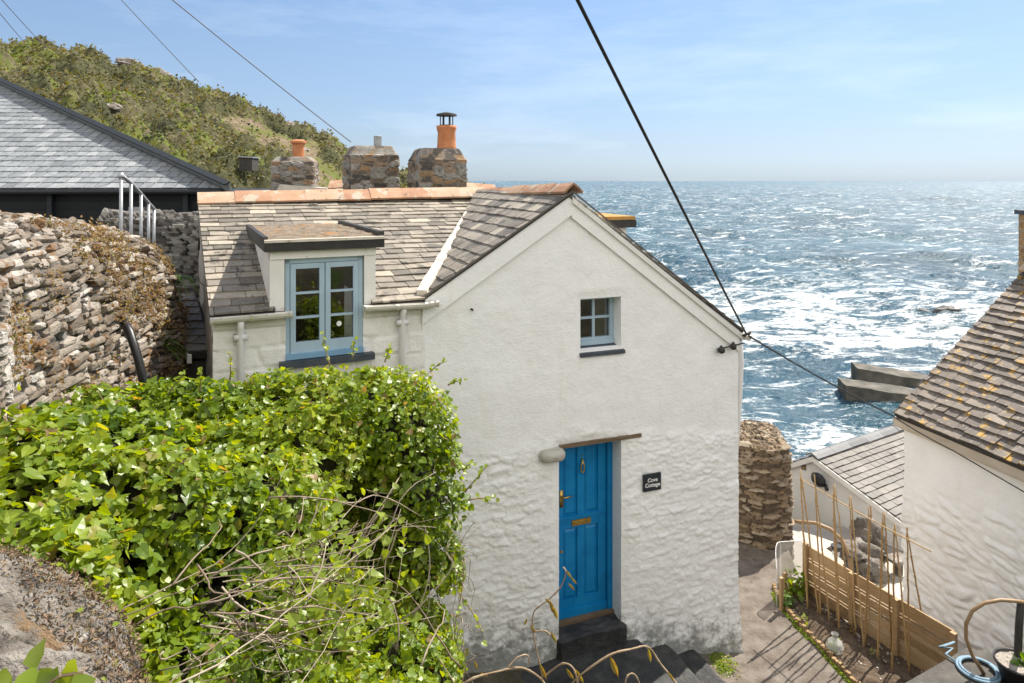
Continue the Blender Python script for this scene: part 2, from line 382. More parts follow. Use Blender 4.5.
def leaf_mat(name, stops, trans=.45, rough=.38, spec=.5):
    m, nt, N, L, b = new_mat(name)
    c = ramp(nt, attr(nt), [(i / (len(stops) - 1), s) for i, s in enumerate(stops)])
    v = coords(nt); c = mixc(nt, .35, c, ramp(nt, noise(nt, v, 3, 4), [(.3, (.55, .6, .5)), (.7, (1.4, 1.35, 1.3))]), 'MULTIPLY')
    L.new(c, b.inputs['Base Color']); b.inputs['Roughness'].default_value = rough; b.inputs['Specular IOR Level'].default_value = spec
    tr = N.new('ShaderNodeBsdfTranslucent'); tc_ = mixc(nt, 1.0, c, (2.0, 1.65, .22), 'MULTIPLY'); L.new(tc_, tr.inputs['Color'])
    mx = N.new('ShaderNodeMixShader'); mx.inputs['Fac'].default_value = trans
    L.new(b.outputs[0], mx.inputs[1]); L.new(tr.outputs[0], mx.inputs[2]); L.new(mx.outputs[0], N['Material Output'].inputs['Surface'])
    return m
MAT['ivy'] = leaf_mat('ivy_leaves', [(.055, .105, .010), (.115, .19, .012), (.18, .26, .014), (.26, .33, .022), (.27, .19, .09)], .50)
MAT['privet'] = leaf_mat('young_leaves', [(.12, .2, .02), (.2, .28, .03), (.26, .33, .05)], .5)
MAT['scrub'] = leaf_mat('hill_scrub', [(.035, .04, .026), (.075, .08, .04), (.12, .12, .058), (.17, .14, .095), (.15, .19, .045)], .2, .8, .15)
MAT['fern'] = leaf_mat('fern', [(.07, .15, .015), (.13, .22, .03)], .4)
MAT['valerian'] = leaf_mat('wall_plants', [(.13, .085, .045), (.22, .14, .075), (.25, .185, .10), (.15, .16, .045)], .3, .7, .2)
MAT['dryleaf'] = leaf_mat('curled_leaf', [(.15, .095, .04), (.21, .15, .06), (.17, .17, .05)], .35, .6, .2)

def glass_mat():
    m, nt, N, L, b = new_mat('window_glass')
    gl = N.new('ShaderNodeBsdfGlossy'); gl.inputs['Roughness'].default_value = .02
    tr = N.new('ShaderNodeBsdfTransparent'); tr.inputs['Color'].default_value = (.75, .78, .78, 1)
    fr = N.new('ShaderNodeFresnel'); fr.inputs['IOR'].default_value = 1.9
    mx = N.new('ShaderNodeMixShader'); L.new(fr.outputs[0], mx.inputs['Fac']); L.new(tr.outputs[0], mx.inputs[1]); L.new(gl.outputs[0], mx.inputs[2])
    L.new(mx.outputs[0], N['Material Output'].inputs['Surface']); return m
MAT['glass'] = glass_mat()
def sheet_mat():
    m, nt, N, L, b = new_mat('clear_plastic_sheet')
    b.inputs['Base Color'].default_value = (.7, .7, .68, 1); b.inputs['Roughness'].default_value = .25
    tr = N.new('ShaderNodeBsdfTransparent'); tr.inputs['Color'].default_value = (.9, .9, .9, 1)
    mx = N.new('ShaderNodeMixShader'); mx.inputs['Fac'].default_value = .42
    L.new(tr.outputs[0], mx.inputs[1]); L.new(b.outputs[0], mx.inputs[2]); L.new(mx.outputs[0], N['Material Output'].inputs['Surface']); return m
MAT['sheet'] = sheet_mat()

def sea_mat():
    m, nt, N, L, b = new_mat('sea_water')
    v = coords(nt)
    big = noise(nt, coords(nt, (1, .8, 1)), .035, 3, .5)
    c = ramp(nt, big, [(.3, (.014, .055, .085)), (.7, (.03, .095, .13))])
    # foam: lacy patches broken up at several sizes, denser in the surf near the rocks
    warp = noise(nt, v, .12, 4, .6)
    l1 = noise(nt, coords(nt, (.55, 1, 1)), .3, 8, .72, 1.2)
    l2 = noise(nt, coords(nt, (.5, 1, 1)), 1.15, 6, .75, 1.6)
    surf = attr(nt)                                         # surf zone strength written on the mesh
    s = mathn(nt, 'ADD', mathn(nt, 'MULTIPLY', l1, .55), mathn(nt, 'MULTIPLY', l2, .45))
    s = mathn(nt, 'ADD', s, mathn(nt, 'MULTIPLY', surf, .14))
    # sun glitter further out, painted as white specks by broader noise
    l3 = noise(nt, coords(nt, (.5, 1, 1)), .34, 8, .80, 1.0)
    s = mathn(nt, 'MAXIMUM', s, mathn(nt, 'MULTIPLY', l3, 1.03))
    s = mathn(nt, 'ADD', s, mathn(nt, 'MULTIPLY', attr(nt, 'open'), .010))
    foam_glitter = ramp(nt, s, [(.572, (0, 0, 0)), (.64, (.95, .95, .95))])
    c = mixc(nt, foam_glitter, c, (.66, .69, .70))
    L.new(c, b.inputs['Base Color'])
    chop = ramp(nt, attr(nt, 'open'), [(0, (.18, .18, .18)), (1, (.40, .40, .40))]); rr = mixc(nt, foam_glitter, chop, (.8, .8, .8)); L.new(rr, b.inputs['Roughness'])
    b.inputs['IOR'].default_value = 1.33
    h1 = bump(nt, noise(nt, coords(nt, (.6, 1, 1)), .5, 5, .65), 1.0, 1.6)
    L.new(bump(nt, noise(nt, v, 2.6, 5, .6), .8, .22, h1), b.inputs['Normal'])
    return m
MAT['sea'] = sea_mat()
def hill_mat():
    m, nt, N, L, b = new_mat('hill_scrubland')
    v = coords(nt)
    c = ramp(nt, attr(nt), [(0, (.04, .042, .026)), (.3, (.085, .086, .042)), (.5, (.125, .11, .065)), (.68, (.12, .14, .035)), (.78, (.17, .135, .085)), (1, (.24, .185, .13))])
    c = mixc(nt, .6, c, ramp(nt, noise(nt, v, .9, 7, .7), [(.3, (.45, .45, .45)), (.7, (1.5, 1.5, 1.5))]), 'MULTIPLY')
    L.new(c, b.inputs['Base Color']); b.inputs['Roughness'].default_value = .95; b.inputs['Specular IOR Level'].default_value = .1
    L.new(bump(nt, noise(nt, v, 1.2, 7, .7), 1, .6), b.inputs['Normal']); return m
MAT['hill'] = hill_mat()
# ------------------------------------------------------------------ terrain, path, hill, sea
def ground_z(x, y):
    x = np.asarray(x, float); y = np.asarray(y, float)
    yard = np.where(x < 2.9, .60 - .2 * x, .02)
    yard = np.clip(yard, 0, 1.3)
    z = yard + fbm(x * 1.5, y * 1.5, 3, 5) * .05 - .05
    # bank the hedge grows on, and the lane the picture is taken from
    bank = sstep(-.35, -1.15, x + .10 * (y - 4)) * sstep(6.6, 5.6, y)
    z = z + bank * (3.2 - z)
    lane = sstep(2.3, 1.2, y)
    z = z + lane * (4.25 - z)
    left = sstep(-3.2, -4.2, x)
    z = np.where(y > 2, z + left * (np.maximum(z, 3.6) - z), z)
    # the land falls to the sea
    fall = sstep(11.5, 15, y)
    z = z - fall * .7 * sstep(-2, 2, x)
    z = z - .75 * sstep(4.1, 4.3, x) * sstep(6.9, 7.1, y)
    drop = sstep(13.5, 21, y - .55 * np.minimum(x - 3, 0))
    z = z - drop * (z + 16)
    return z
mb = MB(); xs = np.concatenate([np.linspace(-60, -6, 28), np.linspace(-5.8, 10, 160), np.linspace(10.5, 60, 34)])
ys = np.concatenate([np.linspace(-40, -1, 20), np.linspace(-.8, 16, 170), np.linspace(16.5, 48, 34)])
X, Y = np.meshgrid(xs, ys, indexing='ij'); Z = ground_z(X, Y)
hillside = sstep(-3, -30, Y) * 9
Z = Z + hillside
mb.grid(np.stack([X, Y, Z], -1)); mb.smooth = True
tag(mb.build('ground', MAT['ground']), kind='structure')

# concrete path beside the cottage
mb = MB(); n = 70
rows = []
for j in range(n):
    y = 5.4 + 6.4 * j / (n - 1)
    xl = 1.2 if y < 8.2 else 1.2 + (y - 8.2) * 2.2
    xl = min(xl, 2.5 if y < 9 else 2.2 - (y - 9) * .05)
    xr = float(np.interp(y, [5.4, 6.9, 7.5, 8.2, 8.7, 9.2, 9.62, 9.95, 10.3, 11.8], [4.3, 4.27, 4.12, 4.0, 3.9, 3.8, 3.78, 3.82, 4.3, 4.6]))
    x = np.linspace(xl, xr, 60); rows.append(np.stack([x, np.full(60, y), ground_z(x, np.full(60, y)) * 0 + np.clip(.60 - .2 * x, 0, 1.3) * (x < 2.9) + .02 * (x >= 2.9) + .055 + fbm(x * 5, np.full(60, y) * 5, 4, 3) * .02], -1))
mb.grid(np.array(rows), flip=True); mb.smooth = True
tag(mb.build('path', MAT['concrete']), kind='structure')
mb = MB()
x = np.linspace(4.2, 9.5, 60); y = np.linspace(7.0, 12.5, 60); X, Y = np.meshgrid(x, y, indexing='ij')
mb.grid(np.stack([X, Y, -.25 + .31 * sstep(8.0, 7.2, Y) + fbm(X * 3, Y * 3, 3, 8) * .03 - .03 * (Y - 9)], -1))
# the patio lies beyond the fence
PATIO = mb

# hill behind the village
us = np.linspace(-1.75, .06, 330); nd = 240
sil = [(-900, 10), (-400, 22), (0, 43), (40, 46), (62, 51), (75, 47), (105, 62), (112, 70), (130, 68), (165, 80), (200, 93), (240, 104), (285, 124), (330, 140), (345, 152), (372, 166), (420, 180), (470, 190), (560, 215)]
sx = [(a - 512) / FPX for a, b in sil]; sz = [(180 - b) / FPX for a, b in sil]
Us, D = np.meshgrid(us, np.linspace(0, 1, nd), indexing='ij')
Ycrest = 95 + 40 * (Us + .8)
Ynear = 24.0
YY = np.where(D < .8, Ynear + (Ycrest - Ynear) * (D / .8), Ycrest + (D - .8) / .2 * 60)
top = CAMZ + np.interp(Us, sx, sz) * Ycrest - 1.2
t = np.clip(D / .8, 0, 1)
z0 = np.interp(Us, [-1.2, -.75, -.3, .06], [3, 1.0, -2, -9])
ZZ = z0 + (top - z0) * (.30 * t + .70 * t ** 1.35)
ZZ = np.where(D > .8, top - ((D - .8) / .2) ** 2 * 9, ZZ)
XX = Us * YY
b1, _, r1 = voro(XX / 3.4 + fbm(XX * .3, YY * .3, 2, 1), YY / 4.2, 21); b2, _, r2 = voro(XX / 1.5, YY / 1.8, 31)
cover = fbm(XX / 16, YY / 16, 4, 12)
veg = sstep(.43, .50, cover)
ZZ = ZZ + (np.clip(1 - b1 * 1.35, 0, 1) * 2.2 * (r1 > .25) + np.clip(1 - b2 * 1.4, 0, 1) * .9) * (.15 + .85 * veg) + fbm(XX / 2, YY / 2, 4, 4) * .7
tone = np.where(veg > .5, .02 + .46 * r1 + .12 * (r2 - .5), .42 + .80 * (fbm(XX / 5, YY / 5, 5, 77) - .1) + .12 * (r2 - .5))
tone = np.where(fbm(XX / 4 + 40, YY / 4, 5, 5) > .62, .66 + .05 * r2, tone)
mb = MB(); mb.grid(np.stack([XX, YY, ZZ], -1), np.clip(tone, 0, 1)); mb.smooth = True
tag(mb.build('hill', MAT['hill']), kind='structure')

def leaf_cloud(mb, C, Nn, size, rn, tmpl, spread=.6, rngl=rng, droop=0.0):
    """put one copy of the template leaf at each point, tilted about its normal"""
    n = len(C); TV, TF = tmpl; TV = np.array(TV); k = len(TV)
    Nn = Nn + rngl.normal(0, spread, (n, 3)); Nn /= np.linalg.norm(Nn, axis=1, keepdims=True) + 1e-9
    Tt = rngl.normal(0, 1, (n, 3)); Tt[:, 2] -= droop
    Tt -= Nn * np.sum(Tt * Nn, 1, keepdims=True); Tt /= np.linalg.norm(Tt, axis=1, keepdims=True) + 1e-9
    B = np.cross(Nn, Tt); size = np.broadcast_to(size, (n,))
    V = C[:, None, :] + size[:, None, None] * (TV[None, :, 0:1] * B[:, None, :] + TV[None, :, 1:2] * Tt[:, None, :] + TV[None, :, 2:3] * Nn[:, None, :])
    base = (np.arange(n) * k)
    F = []
    for f in TF:
        F.append((base[:, None] + np.array(f)[None, :]))
    Fl = [tuple(r) for f in F for r in f.tolist()]
    mb.arr(V.reshape(-1, 3), Fl, np.repeat(rn, k))
LEAF = ([(0, 0, 0), (-.42, .08, .06), (-.40, .50, .02), (0, 1.0, -.10), (.40, .50, .02), (.42, .08, .06), (0, .42, -.07)],
        [(0, 6, 2, 1), (6, 3, 2), (0, 5, 4, 6), (6, 4, 3)])
IVY = ([(0, 0, 0), (-.30, -.14, .05), (-.58, .22, .03), (-.30, .46, 0), (0, 1.0, -.12), (.30, .46, 0), (.58, .22, .03), (.30, -.14, .05), (0, .36, -.08)],
       [(0, 8, 2, 1), (8, 3, 2), (8, 4, 3), (0, 7, 6, 8), (8, 6, 5), (8, 5, 4)])
LONG = ([(0, 0, 0), (-.2, .3, .03), (-.17, .65, .0), (0, 1, -.12), (.17, .65, 0), (.2, .3, .03), (0, .5, -.05)],
        [(0, 6, 2, 1), (6, 3, 2), (0, 5, 4, 6), (6, 4, 3)])
QUAD = ([(-.5, 0, 0), (.5, 0, 0), (.35, .9, .1), (-.35, .9, -.1)], [(0, 1, 2, 3)])

# scrub that breaks up the hill's outline
n = 130000
iu = rng.integers(0, 330, n); jd = np.minimum((rng.random(n) ** .8 * 205).astype(int), nd - 1)
ok = (veg[iu, jd] > .4) | (rng.random(len(iu)) < .13)
iu, jd = iu[ok], jd[ok]
C = np.stack([XX[iu, jd], YY[iu, jd], ZZ[iu, jd] + .1], -1) + rng.normal(0, .22, (len(iu), 3))
mb = MB(); leaf_cloud(mb, C, np.tile([0, -.3, .8], (len(iu), 1)), rng.uniform(.13, .34, len(iu)) * (.5 + YY[iu, jd] / 120), np.clip(r1[iu, jd] * .90 - .04 + (fbm(XX[iu, jd] / 9, YY[iu, jd] / 9, 3, 6) - .45) * 1.0 + rng.normal(.0, .09, len(iu)), 0, 1), QUAD, .8)
tag(mb.build('scrub', MAT['scrub']), 'low gorse and heather scrub covering the hillside', 'scrub', kind='stuff')

# sea
SEAZ = -8.0
nr, na = 620, 520
rr = np.concatenate([np.linspace(14, 150, 400), 150 * (9000 / 150) ** np.linspace(.01, 1, nr - 400)])
aa = np.linspace(R(-62), R(62), na)
RR, AA = np.meshgrid(rr, aa, indexing='ij'); XX = RR * np.sin(AA); YY = RR * np.cos(AA)
w = np.zeros_like(XX)
for k in range(26):
    lam = 3.2 * 1.16 ** k * rng.uniform(.85, 1.15); ang = R(215) + rng.normal(0, .45); ph = rng.uniform(0, 6.28)
    a_ = .020 * lam ** .72
    q = (XX * math.sin(ang) + YY * math.cos(ang)) * 2 * math.pi / lam + ph
    env = .35 + 1.3 * vnoise(XX / lam / 2.7 + k * 3, YY / lam / 2.7, 60 + k)
    fade = np.clip(lam * 9 / (RR * .24 + 1e-6), 0, 1)
    w += a_ * env * fade * (1 - np.abs(np.sin(q / 2)) * 2 + .27)
ZZ = SEAZ + w * .95 * (.25 + .75 * sstep(35, 110, RR))
surf = np.exp(-((YY - 62) / 24) ** 2) * sstep(4, 20, XX) * (.5 + fbm(XX / 14, YY / 9, 3, 9)) + np.exp(-((YY - 36.5) / 5) ** 2) * 1.3 * (.3 + fbm(XX / 6, YY / 6, 3, 19))
surf = surf * .50 + .22 * np.clip(w * 1.3, -.5, 1) * np.exp(-RR / 300)
mb = MB(); mb.grid(np.stack([XX, YY, ZZ], -1), np.clip(surf, 0, 1.4)); mb.smooth = True
far = MB()
so_ = mb.build('sea', MAT['sea']); at = so_.data.attributes.new('open', 'FLOAT', 'POINT'); at.data.foreach_set('value', sstep(35, 260, RR).reshape(-1).astype(np.float32))
tag(so_, kind='structure')

# ------------------------------------------------------------------ wall builders
def wall_grid(mb, F, s0, s1, z0, z1, top, holes, disp, step=.022, ret=.3):
    """front face of a wall in a frame F(s, t, z): gridded, displaced by disp(s, z) towards -t, with real openings and reveals.
    holes: (s0, s1, z0, z1, depth)"""
    def axis(a, b, cuts):
        pts = sorted(set([a, b] + [c for c in cuts if a < c < b])); out = [pts[0]]
        for p, q in zip(pts[:-1], pts[1:]):
            k = max(1, int(round((q - p) / step))); out += [p + (q - p) * i / k for i in range(1, k + 1)]
        return np.array(out)
    S = axis(s0, s1, [h[0] for h in holes] + [h[1] for h in holes]); Zs = axis(z0, z1, [h[2] for h in holes] + [h[3] for h in holes])
    SS, Z2 = np.meshgrid(S, Zs, indexing='ij'); d = disp(SS, Z2)
    ZC = np.minimum(Z2, top(SS))
    PT = F(SS, -d, ZC)
    mask = np.ones((len(S) - 1, len(Zs) - 1), bool)
    sc = (S[:-1] + S[1:]) / 2; zc = (Zs[:-1] + Zs[1:]) / 2
    for h in holes:
        mask &= ~(((sc > h[0]) & (sc < h[1]))[:, None] & ((zc > h[2]) & (zc < h[3]))[None, :])
    mask &= (ZC[:-1, 1:] - ZC[:-1, :-1] + ZC[1:, 1:] - ZC[1:, :-1]) > 1e-6
    mb.grid(PT, flip=True, mask=mask)
    for h in holes:
        i0, i1 = np.argmin(abs(S - h[0])), np.argmin(abs(S - h[1])); j0, j1 = np.argmin(abs(Zs - h[2])), np.argmin(abs(Zs - h[3]))
        loop = [(i, j0) for i in range(i0, i1)] + [(i1, j) for j in range(j0, j1)] + [(i, j1) for i in range(i1, i0, -1)] + [(i0, j) for j in range(j1, j0, -1)]
        openh = h[3] >= z1 - 1e-6                             # opening runs out of the top of the wall: no head
        if openh: loop = [(i0, j) for j in range(j1, j0, -1)] + [(i, j0) for i in range(i0, i1)] + [(i1, j) for j in range(j0, j1 + 1)]
        A = np.array([PT[i, j] for i, j in loop]); B = np.array([F(S[i], h[4], Zs[j]) for i, j in loop])
        if not openh: A = np.vstack([A, A[:1]]); B = np.vstack([B, B[:1]])
        mb.grid(np.stack([A, B], 1), flip=True)
    for i in (0, len(S) - 1):
        A = PT[i]; B = F(np.full(len(Zs), S[i]), np.full(len(Zs), ret), ZC[i]); mb.grid(np.stack([A, B], 1), flip=(i == 0))

def rough_disp(s, z, seed, amt=.03, cw=.30, ch=.115, tilt=.0):
    """lumpy painted rubble"""
    wv = fbm(s * 2.2, z * 2.2, 3, seed) - .5; zz = z + tilt * s + wv * .10; ss = s + (fbm(s * 2, z * 4, 3, seed + 7) - .5) * .25
    f1, f2, rid = voro(ss / cw, zz / ch, seed)
    lump = sstep(.0, .16, f2 - f1) * (.25 + .95 * rid)
    g1_, g2_, rid2 = voro(ss / cw / .45, zz / ch / .55, seed + 20); lump2 = sstep(0, .18, g2_ - g1_) * (.2 + rid2)
    m = sstep(.30, .62, fbm(s * 1.6, z * 2.2, 3, seed + 30)); m2 = sstep(.35, .6, fbm(s * 2.1 + 9, z * 2.6, 3, seed + 33))
    return amt * (lump * (.25 + .6 * m) + lump2 * .38 * m2 + fbm(s * 9, z * 17, 5, seed + 3, .62) * 1.15 + (fbm(s * 1.2, z * 1.2, 2, seed + 9) - .5) * 1.2)

def sweep_wall(name, path, profile, mat, parent=None, cw=.26, ch=.12, amt=.06, seed=1, step=.035, tilt=0.0, edge_out=True, z_shift=None):
    """rubble wall swept along a plan path; profile: (outward offset, z) from the foot over the top to the back. Joints are sunk and tagged."""
    path = np.array(path, float); seg = np.hypot(*(path[1:] - path[:-1]).T); cum = np.concatenate([[0], np.cumsum(seg)])
    L = np.linspace(0, cum[-1], max(3, int(cum[-1] / step))); px = np.interp(L, cum, path[:, 0]); py = np.interp(L, cum, path[:, 1])
    k = max(1, int(.25 / step))
    def sm(a):
        pad = np.concatenate([np.full(k, a[0]) - (np.arange(k, 0, -1)) * (a[1] - a[0]), a, np.full(k, a[-1]) + np.arange(1, k + 1) * (a[-1] - a[-2])]); return np.convolve(pad, np.ones(2 * k + 1) / (2 * k + 1), 'valid')
    px, py = sm(px), sm(py)
    tx = np.gradient(px); ty = np.gradient(py); tl = np.hypot(tx, ty); nx, ny = ty / tl, -tx / tl
    pr = np.array(profile, float); ps = np.concatenate([[0], np.cumsum(np.hypot(*(pr[1:] - pr[:-1]).T))])
    M = np.linspace(0, ps[-1], int(ps[-1] / step)); po = np.interp(M, ps, pr[:, 0]); pz = np.interp(M, ps, pr[:, 1])
    po, pz = sm(po), sm(pz)
    dn_o = np.gradient(pz); dn_z = -np.gradient(po); dl = np.hypot(dn_o, dn_z) + 1e-9; dn_o /= dl; dn_z /= dl
    LL, MM = np.meshgrid(L, M, indexing='ij')
    wv = (fbm(LL * 1.6, MM * 1.6, 3, seed) - .5)
    f1, f2, rid = voro((LL + wv * .3) / cw, (MM + tilt * LL + wv * .22) / ch, seed)
    e = f2 - f1
    h = amt * (sstep(0, .13, e) * (.35 + 1.1 * rid) + (fbm(LL * 6, (MM + tilt * LL) * 22, 5, seed + 2, .6) - .5) * 1.0 + (fbm(LL * 1.1, MM * 1.1, 2, seed + 5) - .5) * 1.8)
    o = po[None, :] + h * dn_o[None, :]; z = pz[None, :] + h * dn_z[None, :]
    if z_shift is not None: z = z + z_shift(L)[:, None]
    PT = np.stack([px[:, None] + nx[:, None] * o, py[:, None] + ny[:, None] * o, z], -1)
    mb = MB(); mb.grid(PT, rid, flip=True)
    for i in (0, len(L) - 1):
        n0 = len(mb.v); mb.v += [tuple(p) for p in PT[i].tolist()]; mb.r += [.3] * len(M); f = tuple(range(n0, n0 + len(M))); mb.f.append(f if i else f[::-1])
    ob = mb.build(name, mat, parent, False)
    ed = np.concatenate([e.reshape(-1), np.full(2 * len(M), .1)]).astype(np.float32)
    at = ob.data.attributes.new('edge', 'FLOAT', 'POINT'); at.data.foreach_set('value', ed)
    return ob, PT

def slab_stones(name, PT, mat, parent, m0, m1, seed=0, tilt=.25, hmin=.030, hmax=.080, wmin=.09, wmax=.40, proud=.042):
    """separate slab-like stones bedded in rows over a swept wall face PT (length, height, 3)"""
    r_ = np.random.default_rng(seed); PT = np.asarray(PT); nL, nM = PT.shape[:2]
    dL = np.linalg.norm(np.diff(PT[:, m0 + (m1 - m0) // 3], axis=0), axis=1); cl = np.concatenate([[0], np.cumsum(dL)])
    dM = np.linalg.norm(np.diff(PT[nL // 2], axis=0), axis=1); cm_ = np.concatenate([[0], np.cumsum(dM)])
    tL = np.gradient(PT, axis=0); tM = np.gradient(PT, axis=1); N = np.cross(tL, tM); N /= np.linalg.norm(N, axis=2, keepdims=True) + 1e-9
    tL = tL / (np.linalg.norm(tL, axis=2, keepdims=True) + 1e-9)
    nu, nv = 11, 7; u, v = np.meshgrid(np.linspace(0, 2 * math.pi, nu), np.linspace(-math.pi / 2, math.pi / 2, nv), indexing='ij')
    sg = lambda x, p: np.sign(x) * np.abs(x) ** p
    U0 = sg(np.cos(u), .45) * sg(np.cos(v), .35); V0 = sg(np.sin(u), .45) * sg(np.cos(v), .35); W0_ = sg(np.sin(v), .6)
    mb = MB(); y = cm_[m0]; k = 0
    while y < cm_[m1]:
        h = r_.uniform(hmin, hmax); x = -r_.uniform(0, .3) - tilt
        while x < cl[-1]:
            w = min(wmax, max(wmin, r_.lognormal(math.log(.18), .42))); xc, yc = x + w / 2, y + h / 2 + .05 * math.sin(x * 1.7 + seed) + .06 * (float(fbm(x * .8, y * .8, 2, seed)) - .5)
            i = int(np.searchsorted(cl, xc)); j = int(np.searchsorted(cm_, yc)); x += w + .006
            if not (1 <= i < nL - 1 and 1 <= j < nM - 1) or r_.random() < .04: continue
            n = N[i, j]; a = tL[i, j]; b = np.cross(n, a); an = tilt * r_.uniform(.5, 1.4) + r_.normal(0, .08); a2 = a * math.cos(an) + b * math.sin(an); b2 = -a * math.sin(an) + b * math.cos(an)
            n2 = n + a * r_.normal(0, .09) + b * r_.normal(.06, .10); n2 /= np.linalg.norm(n2)
            hw, hh, hd = w * .5, h * .5 * r_.uniform(.85, 1.15), r_.uniform(.05, .09)
            k1 = 1 + r_.normal(0, .10, u.shape); k1[-1] = k1[0]
            S = PT[i, j] + n * r_.uniform(-.042, proud - .042) + (U0 * k1 * hw)[..., None] * a2 + (V0 * k1 * hh)[..., None] * b2 + (W0_ * hd)[..., None] * n2
            mb.grid(S, np.full(u.shape, min(1, max(0, r_.beta(1.6, 1.6))))); k += 1
        y += h + .004
    ob = mb.build(name, mat, parent, False); at = ob.data.attributes.new('edge', 'FLOAT', 'POINT'); at.data.foreach_set('value', np.full(len(ob.data.vertices), .5, dtype=np.float32))
    return ob

def stone_block(name, outline, z0, z1, mat, parent=None, cw=.26, ch=.12, amt=.05, seed=1, step=.03, cap_flat=False, batter=0.0, rnd_top=.04, ksm=2):
    """rubble block with vertical stone faces and a stone top, from a closed plan outline (counter-clockwise)"""
    ol = np.array(list(outline) + [outline[0]], float); seg = np.hypot(*(ol[1:] - ol[:-1]).T); cum = np.concatenate([[0], np.cumsum(seg)])
    n = max(12, int(cum[-1] / step)); k_s = ksm; L = np.linspace(0, cum[-1], n); px = np.interp(L, cum, ol[:, 0]); py = np.interp(L, cum, ol[:, 1])
    k = k_s
    def sm(a):
        b_ = np.concatenate([a[-1 - k:-1], a, a[1:1 + k]]); return np.convolve(b_, np.ones(2 * k + 1) / (2 * k + 1), 'valid')
    px, py = sm(px), sm(py)
    cx, cy = px[:-1].mean(), py[:-1].mean()
    tx = np.gradient(px); ty = np.gradient(py); tx[0] = tx[-1] = (tx[0] + tx[-1]) / 2; ty[0] = ty[-1] = (ty[0] + ty[-1]) / 2
    tl = np.hypot(tx, ty); nx, ny = ty / tl, -tx / tl
    nz = max(3, int((z1 - z0) / step)); zz = np.linspace(z0, z1, nz)
    nt = max(4, int(.5 * min(np.ptp(px), np.ptp(py)) / step)); sc = np.linspace(1, 0.02, nt)[1:]
    LL, MM = np.meshgrid(L, np.concatenate([zz, z1 + (1 - sc) * .5]), indexing='ij')
    wv = (fbm(LL * 1.6, MM * 1.6, 3, seed) - .5)
    per = round(cum[-1] / cw)
    f1, f2, rid = voro((LL + wv * .25) / cw, (MM + wv * .2) / ch, seed); e = f2 - f1
    h = amt * (sstep(0, .13, e) * (.35 + 1.1 * rid) + (fbm(LL * 8, MM * 22, 5, seed + 2, .6) - .5) * .9)
    blend = sstep(0, .15, L) * sstep(0, .15, cum[-1] - L); h = h * blend[:, None] + amt * .6 * (1 - blend[:, None])
    PT = np.zeros(LL.shape + (3,))
    bat = batter * (1 - (zz - z0) / (z1 - z0))
    PT[:, :nz, 0] = px[:, None] + nx[:, None] * (h[:, :nz] + bat[None, :]); PT[:, :nz, 1] = py[:, None] + ny[:, None] * (h[:, :nz] + bat[None, :]); PT[:, :nz, 2] = zz[None, :]
    PT[:, nz:, 0] = cx + (px[:, None] + nx[:, None] * .03 - cx) * sc[None, :]; PT[:, nz:, 1] = cy + (py[:, None] + ny[:, None] * .03 - cy) * sc[None, :]
    PT[:, nz:, 2] = z1 + rnd_top * sstep(0, .3, 1 - sc)[None, :] + (0 if cap_flat else 1) * (h[:, nz:] - amt * .5) * sstep(0, .25, sc)[None, :]
    mb = MB(); mb.grid(PT, rid, flip=True)
    ob = mb.build(name, mat, parent, False)
    at = ob.data.attributes.new('edge', 'FLOAT', 'POINT'); at.data.foreach_set('value', e.reshape(-1).astype(np.float32))
    return ob

